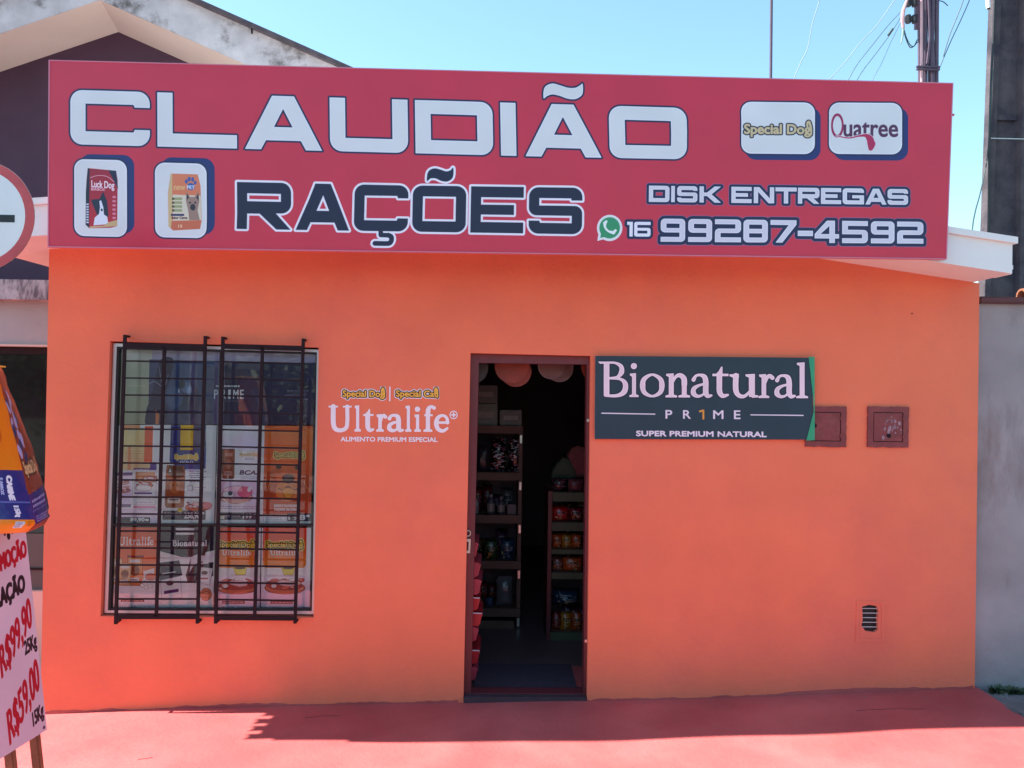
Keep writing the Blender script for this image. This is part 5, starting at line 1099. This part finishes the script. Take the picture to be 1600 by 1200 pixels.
MB().tube([tuple(P(1203, 330, 2)), tuple(P(1204.3, 124, 2)), tuple(P(1206, -60, 2))], .0125, 10).build('pipe', M['conduit'], mast, smooth=True)
MB().tube([tuple(P(1203, 345, 2)), tuple(P(1203, 320, 2))], .05, 10).build('base_flange', M['conduit'], mast)
YC = 3.0; uc = thing('pipe_cluster', 'cluster of dark vertical conduits with insulators and clamps behind the sign', 'utility pole', (P(1450, 300, YC).x, YC, 2.3))
for nm, x0, x1, rr_, m_, yo in (('conduit', 1435, 1437, .016, M['conduit'], 0), ('pale_conduit', 1440, 1440, .013, M['pinkpipe'], -.05), ('conduit', 1446, 1444.6, .026, M['conduit'], 0), ('conduit', 1464.5, 1463, .02, M['conduit'], 0)):
    MB().tube([tuple(P(x1, 420, YC+yo)), tuple(P(x1, 120, YC+yo)), tuple(P(x0, -60, YC+yo))], rr_, 12).build(nm, m_, uc, smooth=True)
MB().tube([tuple(P(1456, 420, YC)), tuple(P(1455.5, 100, YC)), tuple(P(1455, 60, YC)), tuple(P(1457, 10, YC)), tuple(P(1458, -60, YC))], [.034, .034, .026, .024, .03], 12).build('conduit', M['conduit'], uc, smooth=True)
MB().tube([tuple(P(1449, 100, YC-.03)), tuple(P(1453, 60, YC-.03)), tuple(P(1452, 20, YC-.03)), tuple(P(1449, -60, YC-.03))], .015, 10).build('conduit', M['conduit'], uc, smooth=True)
for y in (108, 104): MB().bar(P(1432, y+.3, YC-.06), P(1468, y+1, YC-.06), .016, .02).build('clamp', M['conduit'], uc)
for y in (4, 30):
    MB().tube([tuple(P(1414, y, YC)), tuple(P(1434, y, YC))], .014, 8).build('insulator_arm', M['black'], uc)
    for x in (1419, 1429): MB().tube([tuple(P(x, y-6, YC)), tuple(P(x, y+6, YC))], [.026, .026], 10).build('insulator', M['black'], uc)
    for x in (1416.5, 1424): MB().tube([tuple(P(x, y-4, YC)), tuple(P(x, y+4, YC))], .018, 10).build('insulator', M['black'], uc)
MB().bar(P(1432.5, -40, YC), P(1431.5, 46, YC), .03, .03).build('insulator_post', M['conduit'], uc)
MB().tube([tuple(P(x, y, YC-.05)) for x, y in ((1424, -20), (1415, 6), (1411, 18), (1410, 32), (1411.5, 44))], [.01, .014, .02, .018, .014], 8).build('cable_boot', M['pinkpipe'], uc, smooth=True)
MB().tube([tuple(P(x, y, YC-.05)) for x, y in ((1411.5, 44), (1410.5, 56), (1408, 68))], [.012, .009, .006], 8).build('cable_tail', M['palecable'], uc)
for dy in (0, 4):
    p_, _ = catmull([np.array(P(x, y, YC-.04)) for x, y in ((1413, 47+dy), (1416, 58+dy), (1422, 70+dy), (1428, 72), (1433, 62+dy))], None, 6); MB().tube([tuple(q) for q in p_], .005, 6).build('loop_wire', M['cable'], uc)

# ================================================================== TRAFFIC SIGN
YT = -1.25; dT = YT+CD; ctr = P(-34, 337, YT); rT = 86/F_PX*dT
ts = thing('traffic_sign', 'round white traffic sign with red border and dark horizontal bar at left edge', 'traffic sign', (ctr.x, YT, -.1))
circ = lambda r_, n=48: [(ctr.x+r_*math.cos(q), ctr.z+r_*math.sin(q)) for q in np.linspace(0, 2*math.pi, n+1)[:-1]]
tred = mat('faded_red_reflective', (.55, .07, .08), .4, .15, 14, .08, 40); twh = mat('white_reflective', (.76, .78, .8), .4, .05, 6, .05)
plate_mb([circ(rT)], YT, YT+.003).build('disc', M['steel'], ts); plate_mb([circ(rT*.997), circ(rT*.835)], YT-.0012, YT-.0002).build('red_border', tred, ts); plate_mb([circ(rT*.835)], YT-.0011, YT-.0002).build('white_face', twh, ts)
box('dark_bar', ctr.x-rT*.65, ctr.x+rT*.65, YT-.0026, YT-.0014, P(-34, 346.5, YT).z, P(-34, 335, YT).z, M['black'], ts)
MB().tube([(ctr.x, YT+.035, -.1), (ctr.x, YT+.035, ctr.z+rT*.9)], .028, 14).build('post', M['steel'], ts, smooth=True)
for z in (ctr.z-.15, ctr.z+.15): box('clamp', ctr.x-.05, ctr.x+.05, YT+.004, YT+.012, z-.015, z+.015, M['steel'], ts)

# ================================================================== EASEL BOARD AND FOOD BAG
def L3d(y, z):   # board plane: faces +x, leans back; y from near to far edge
    return None
_b0, _b1 = P(73.5, 1140, -1.416), P(40.5, 832, -1.416); ZB0, ZB1 = _b0.z, _b1.z+.10; XB = _b0.x; lean = (_b0.x-_b1.x)/(_b1.z-_b0.z)
Yfar, Ynear = -1.416, -1.97
def bp_(y, z, o=0): return Vector((XB-(z-ZB0)*lean+(y-Yfar)*-.0+o, y, z))
def bpo(t, z, o=0):   # t 0 near edge .. 1 far edge; plane yawed a little
    y = Ynear+(Yfar-Ynear)*t; return Vector((XB-(z-ZB0)*lean-(y-Yfar)*-.115*1-.0+o, y, z))
# the far edge is pinned at photo (73,1140) and (40,832)
cv = Canvas(0, 0, 55, 93, 14, (.84, .74, .80))
def hand(w_, x0, x1, b, cap, col, bold=.35, sl=0, sh=0): cv.draw(text(w_, x0, x1, b, cap, sl, sh), (bold, col))
PK = (.70, .05, .16); BK = (.12, .07, .12)
cv.draw([ell(45, 9.5, 1.0, 1.7), ell(43, 8.2, .6, 1.1), ell(44.4, 6.6, .6, 1.1), ell(46, 6.6, .6, 1.1), ell(47.2, 8.2, .6, 1.1)], (0, BK))
hand('PROMOÇÃO', 31, 54, 24, 6.2, PK, .45, -.2); hand('RAÇÃO', 34.5, 51, 36.5, 6.4, BK, .45, -.2)
hand('R$99,90', 33.5, 53, 63.5, 11.5, PK, .32, -.8); hand('25Kg', 47.2, 54.3, 59, 5.4, BK, .25, -.2)
hand('R$59,00', 34, 53.5, 90, 12.4, PK, .34, -.8); hand('15Kg', 47.5, 54, 88.5, 5.4, BK, .25, -.3)
for x, y in ((1.6, 1.6), (53.4, 1.6), (1.6, 91.4), (53.4, 91.4)): cv.draw(ell(x, y, .7, .7), (0, (.25, .18, .22)))
cv.mottle(.06, 5, 21)
ea = thing('price_board', 'leaning white price board with hand lettered red prices on wooden easel legs', 'sign', (XB-.05, -1.7, gz(-2)))
print_panel('board', None, 0, .006, print_mat('price_print', cv, .5, .4, .15, 5), M['edge'], ea, pts=[bpo(0, ZB1), bpo(1, ZB1), bpo(1, ZB0), bpo(0, ZB0)])
for t in (.66, .92):
    a, b = bpo(t, ZB1+.3, -.022), bpo(t, ZB0, -.022); d = (b-a).normalized(); foot = b+d*((gz(-2)-b.z)/d.z)
    MB().bar(a, foot, .035, .028).build('leg', M['woodleg'], ea, bevel=.003)
for t in (.47,):
    a = bpo(t, ZB1+.28, -.045); MB().bar(a, (a.x-.42, a.y, gz(-2.3)), .03, .03).build('rear_leg', M['woodleg'], ea)
for z in (ZB0+.06, ZB1+.1): MB().bar(bpo(.05, z, -.045), bpo(.9, z, -.045), .03, .016).build('cross_bar', M['woodleg'], ea)
# food bag: sections given by near-front corner, far-front corner, gusset outer edge
YBg = -1.62
def q_(px, py, Y): return P(px, py, Y)
SEC = [  # (front-left, front/gusset corner, gusset outer corner)
    ((-95, 566), (-8, 572), (4, 577)), ((-95, 600), (2, 606), (16, 613)), ((-92, 640), (13, 645), (33, 655)), ((-90, 690), (25, 695), (48, 692)), ((-88, 730), (35, 735), (59, 728)),
    ((-86, 770), (45, 775), (68, 757)), ((-84, 800), (53, 806), (76, 792)), ((-82, 818), (56, 818), (77, 806)), ((-78, 834), (42, 832), (70, 819))]
rings = []
for k, (a, b, c_) in enumerate(SEC):
    A_, B_, C_ = q_(*a, -1.95), q_(*b, -1.66), q_(*c_, -1.46); th = .02 if k == 0 else (.07 if k == 1 else .11)
    D_ = A_+(C_-B_)*(.9)+Vector((-th, .0, 0)); ring = []
    def ml(p, q, n, out):
        for i in range(n): t = i/n; ring.append(p+(q-p)*t+out*math.sin(math.pi*t))
    ml(A_, B_, 8, Vector((.012, -.018, 0))); ml(B_, C_, 4, Vector((.006, -.004, 0))); ml(C_, D_, 6, Vector((0, .02, 0))); ml(D_, A_, 3, Vector((-.01, 0, 0)))
    rings.append(ring)
n_ = len(rings[0]); mb = MB()
g = random.Random(3)
fine = []
for k in range(len(rings)-1):
    for s_ in range(3): t = s_/3; fine.append(([rings[k][i]*(1-t)+rings[k+1][i]*t+Vector((g.uniform(-1, 1), g.uniform(-1, 1), 0))*.0028 for i in range(n_)], (k+t)/(len(rings)-1)))
fine.append((rings[-1], 1))
vs = [tuple(p) for r_, _ in fine for p in r_]; fs = []
for k in range(len(fine)-1):
    for i in range(n_): j = (i+1) % n_; fs.append((k*n_+i, (k+1)*n_+i, (k+1)*n_+j, k*n_+j))
fs += [tuple(range(n_)), tuple(len(vs)-1-i for i in range(n_))]
me = bpy.data.meshes.new('food_bag'); me.from_pydata(vs, [], fs); uv = me.uv_layers.new(name='UVMap')
FB = 8/12   # front uses u 0..2/3, gusset 2/3..1
for p in me.polygons:
    for li in p.loop_indices:
        vi = me.loops[li].vertex_index; i = vi % n_; v_ = 1-fine[vi//n_][1]
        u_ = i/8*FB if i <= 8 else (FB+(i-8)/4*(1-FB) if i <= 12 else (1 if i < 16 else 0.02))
        uv.data[li].uv = (u_, v_)
    p.use_smooth = True
cv = Canvas(0, 0, 120, 100, 9, (.90, .42, .05))
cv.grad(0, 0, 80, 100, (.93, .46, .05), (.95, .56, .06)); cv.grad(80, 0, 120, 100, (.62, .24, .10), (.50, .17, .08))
cv.grad(0, 50, 80, 66, (.06, .16, .50), (.06, .15, .45)); cv.draw(poly([(0, 50), (80, 50), (80, 81), (0, 81)]), (0, (.07, .16, .48))); cv.draw(rect(0, 66, 80, 67), (0, (.35, .42, .7)))
cv.draw(rect(80, 62, 120, 90), (0, (.19, .12, .44))); cv.draw(rect(80, 72, 120, 72.8), (0, (.4, .35, .6)))
def turned(w_, x, y0, y1, cap):
    t_ = text(w_, 0, y1-y0, 0, cap)[1]; return ('p', np.stack([x-t_[:, 1], y0+t_[:, 0], x-t_[:, 3], y0+t_[:, 2]], 1))
cv.draw(turned('CARNE', 60, 53, 65, 5.2), (.5, (.93, .93, .97))); cv.draw(turned('15kg', 62, 69, 77, 4.6), (.4, (.9, .9, .95))); cv.draw(turned('E ARROZ', 53, 54, 62, 2.8), (.2, (.7, .75, .9)))
cv.draw([rect(60, 84, 69, 93), ], (0, (.8, .85, .9))); lines(cv, 61, 68, 85.5, 4, 1.8, (.1, .3, .6), .8, 2); lines(cv, 72, 78, 84, 4, 2, (.5, .3, .1), .8, 3)
for k in range(16): cv.draw(ell(90+math.sin(k*1.3)*7, 14+k*2, 3.5, 2.6, k), (0, (.72, .66, .82) if k % 3 else (.2, .22, .42)), soft=3)
logo_dog(cv, 84, 116, 52, 6, lay=((1.6, (.3, .12, .06)), (.4, (.9, .72, .5))))
lines(cv, 84, 114, 66, 2, 3, (.7, .66, .85), 1.6, 8); lines(cv, 84, 114, 77, 3, 3.6, (.66, .6, .85), 2, 9)
cv.draw([stroke([(2, 40), (30, 20), (60, 32)], 10)], (0, (.75, .25, .08)), soft=4, alpha=.6); logo_dog(cv, 4, 40, 30, 9, lay=((2.2, (.3, .12, .06)), (.5, (.95, .8, .4))))
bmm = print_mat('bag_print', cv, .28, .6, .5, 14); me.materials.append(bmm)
fbag = bpy.data.objects.new('food_bag', me); COL.objects.link(fbag); tag(fbag, 'orange and blue pet food bag marked CARNE standing on top of the price board', 'bag')
mb = MB(); mb.bar(q_(-95, 563, -1.94), q_(3, 573, -1.45), .03, .006); mb.build('seam', M['vinylyellow'], fbag)

# ================================================================== WEEDS AT THE GREY WALL
def tuft(cx_, cy_, n, h, seed, label):
    g = random.Random(seed); mb = MB(); z0 = gz(cx_)-.03
    for k in range(n):
        a = g.uniform(0, 6.28); l = g.uniform(.4, 1)*h; r_ = g.uniform(.01, .05); bx, by = cx_+math.cos(a)*r_*1.6, cy_+math.sin(a)*r_*.5; dx, dy = math.cos(a)*l*.6, math.sin(a)*l*.35-.01
        w_ = g.uniform(.006, .014); px, py = -math.sin(a)*w_, math.cos(a)*w_
        mb.add([(bx-px, by-py, z0), (bx+px, by+py, z0), (bx+dx*.5+px*1.4, by+dy*.5+py*1.4, z0+l*.6), (bx+dx*.5-px*1.4, by+dy*.5-py*1.4, z0+l*.6), (bx+dx, by+dy, z0+l*.8)], [(0, 1, 2, 3), (3, 2, 4)])
    o = mb.build('weed_tuft', M['leaf']); return tag(o, label, 'weed', 'weeds along the grey wall foot')
tuft(P(1561, 1075, 0).x, -.02, 60, .075, 1, 'tallest dark green weed tuft at the foot of the grey wall')
tuft(P(1574, 1078, 0).x, -.02, 60, .055, 2, 'low middle weed tuft at the foot of the grey wall'); tuft(P(1588, 1078, 0).x, -.02, 60, .05, 3, 'weed tuft at the right edge by the grey wall')
for k in range(14):
    x, y = random.uniform(2.9, 3.05), random.uniform(-.12, .02); s_ = random.uniform(.006, .014)
    tag(box('rubble', x, x+s_*1.5, y, y+s_, gz(x)-.03, gz(x)-.02+s_, M['greyfloor'], bevel=.002), 'small concrete crumb at the corner of shop and grey wall', 'rubble', 'crumbs at the wall corner')
g = random.Random(11); xs_ = np.arange(WL+.003, WR-.003, .022); xs_ = [x for x in xs_ if not (-.27 < x < .525)]
for seg_ in ([x for x in xs_ if x < 0], [x for x in xs_ if x > 0]):
    up = []; h_ = .012
    for x in seg_: h_ = min(max(h_+g.uniform(-.004, .004), .004), .02); up.append((x, gz(x)+h_))
    plate_mb([[(seg_[0], gz(seg_[0])-.03)]+[(x, gz(x)-.03) for x in seg_[1:]]+up[::-1]], -.004, -.0005).build('skirting_paint', M['pave'], B)
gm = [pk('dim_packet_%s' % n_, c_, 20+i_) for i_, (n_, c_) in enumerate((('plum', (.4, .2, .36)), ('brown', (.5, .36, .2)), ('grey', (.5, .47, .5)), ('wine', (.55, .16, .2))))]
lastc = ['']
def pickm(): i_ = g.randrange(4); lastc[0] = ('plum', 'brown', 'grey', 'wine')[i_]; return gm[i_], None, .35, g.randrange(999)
for k, (z1_, h0) in enumerate(zip(SH, (.26, .2, .2, .2, .2))):
    if k == 0: continue
    x = -.26
    while x < xr-.12:
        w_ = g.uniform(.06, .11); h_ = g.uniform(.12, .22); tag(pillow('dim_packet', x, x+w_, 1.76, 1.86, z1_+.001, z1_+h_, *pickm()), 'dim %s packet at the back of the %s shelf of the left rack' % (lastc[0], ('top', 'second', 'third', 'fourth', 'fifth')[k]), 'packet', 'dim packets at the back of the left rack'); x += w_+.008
for k, z1_ in enumerate(RS[1:]):
    x = .47
    while x < .66:
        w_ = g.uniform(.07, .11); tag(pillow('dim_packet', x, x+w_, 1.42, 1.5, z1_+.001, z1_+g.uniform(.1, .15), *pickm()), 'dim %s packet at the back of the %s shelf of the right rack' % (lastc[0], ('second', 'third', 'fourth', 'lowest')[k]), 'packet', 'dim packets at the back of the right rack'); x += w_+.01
# small debris and cracks on the painted pavement
mb = MB()
crk = mat('floor_crack', (.24, .045, .05), .9, .2, 20, 0)
for pts in (((-1.9, -.66), (-1.86, -.655), (-1.83, -.645)), ((2.02, -.27), (2.1, -.262), (2.16, -.268), (2.27, -.261), (2.33, -.279), (2.42, -.283)), ((-1.15, -.2), (-1.05, -.17), (-.95, -.175))):
    for (xa, ya), (xb, yb) in zip(pts, pts[1:]):
        mb.bar((xa, ya, gz(xa)+wob(xa, ya)+.0008), (xb, yb, gz(xb)+wob(xb, yb)+.0008), .0035, .001)
tag(mb.build('pavement_crack', crk), kind='structure')

# ================================================================== ACROSS THE STREET (seen in the glass)
ob_ = thing('house_across', 'plain beige house across the street, seen reflected in the window', 'house', (-8, -13, 0))
box('wall', -18, -1.5, -14, -12.6, -.1, 3.6, M['opposite'], ob_); box('roof', -18.4, -1.1, -14.4, -12.3, 3.6, 3.75, M['terracotta'], ob_)
for x in (-12, -6): w2 = box('window', x, x+1.6, -12.6, -12.55, 1, 2.2, M['darkglass'], ob_)
ob2 = thing('garden_wall_across', 'low dark garden wall across the street', 'wall', (6, -13, 0)); box('wall', -1.4, 16, -13, -12.8, -.1, 1.9, M['stain'], ob2)
def tree(x, y, h, r_, seed, label):
    g = random.Random(seed); t = thing('street_tree', label, 'tree', (x, y, 0), 'trees across the street')
    MB().tube([(x, y, -.1), (x+.05, y, h*.3), (x-.05, y+.05, h*.55)], [.16, .11, .07], 10).build('trunk', M['bark'], t, smooth=True)
    mb = MB()
    for k in range(1800):
        u_, v_, w_ = g.gauss(0, 1), g.gauss(0, 1), g.gauss(0, 1); l = math.sqrt(u_*u_+v_*v_+w_*w_); rr_ = r_*g.uniform(.4, 1)*(1+.25*math.sin(u_*3)+.2*math.cos(w_*4))
        c = Vector((x+u_/l*rr_, y+v_/l*rr_, h*.55+w_/l*rr_*.85)); a = Vector((g.uniform(-1, 1), g.uniform(-1, 1), g.uniform(-1, 1))).normalized()*.1; b = a.cross(Vector((g.uniform(-1, 1), g.uniform(-1, 1), 1))).normalized()*.07
        mb.add([c-a, c+b, c+a, c-b], [(0, 1, 2, 3)])
    tag(mb.build('crown', M['leaf2'], t), kind='stuff')
tree(-11.5, -11.2, 4.6, 1.8, 1, 'leafy street tree across the road, leftmost'); tree(2.4, -11.6, 4.8, 2.0, 2, 'leafy street tree across the road, middle'); tree(-3.2, -11.3, 4.2, 1.6, 4, 'leafy street tree across the road in front of the beige house'); tree(8, -11.4, 5, 2, 3, 'leafy street tree across the road, rightmost')

g = random.Random(5); mb = MB()
for k in range(420):
    x, y = g.uniform(-2.9, 2.8), -abs(g.gauss(0, .35))-.02; r_ = g.uniform(.0015, .005); z = gz(x)+wob(x, y)
    mb.add([(x-r_, y-r_*.7, z-.001), (x+r_, y-r_, z-.001), (x+r_*.8, y+r_, z-.001), (x-r_, y+r_*.8, z-.001), (x, y, z+r_*.8)], [(0, 1, 4), (1, 2, 4), (2, 3, 4), (3, 0, 4)])
tag(mb.build('grit', mat('grey_grit', (.22, .12, .11), .9, .4, 60, 0)), 'fine grit and dust crumbs scattered on the red pavement', 'grit', kind='stuff')
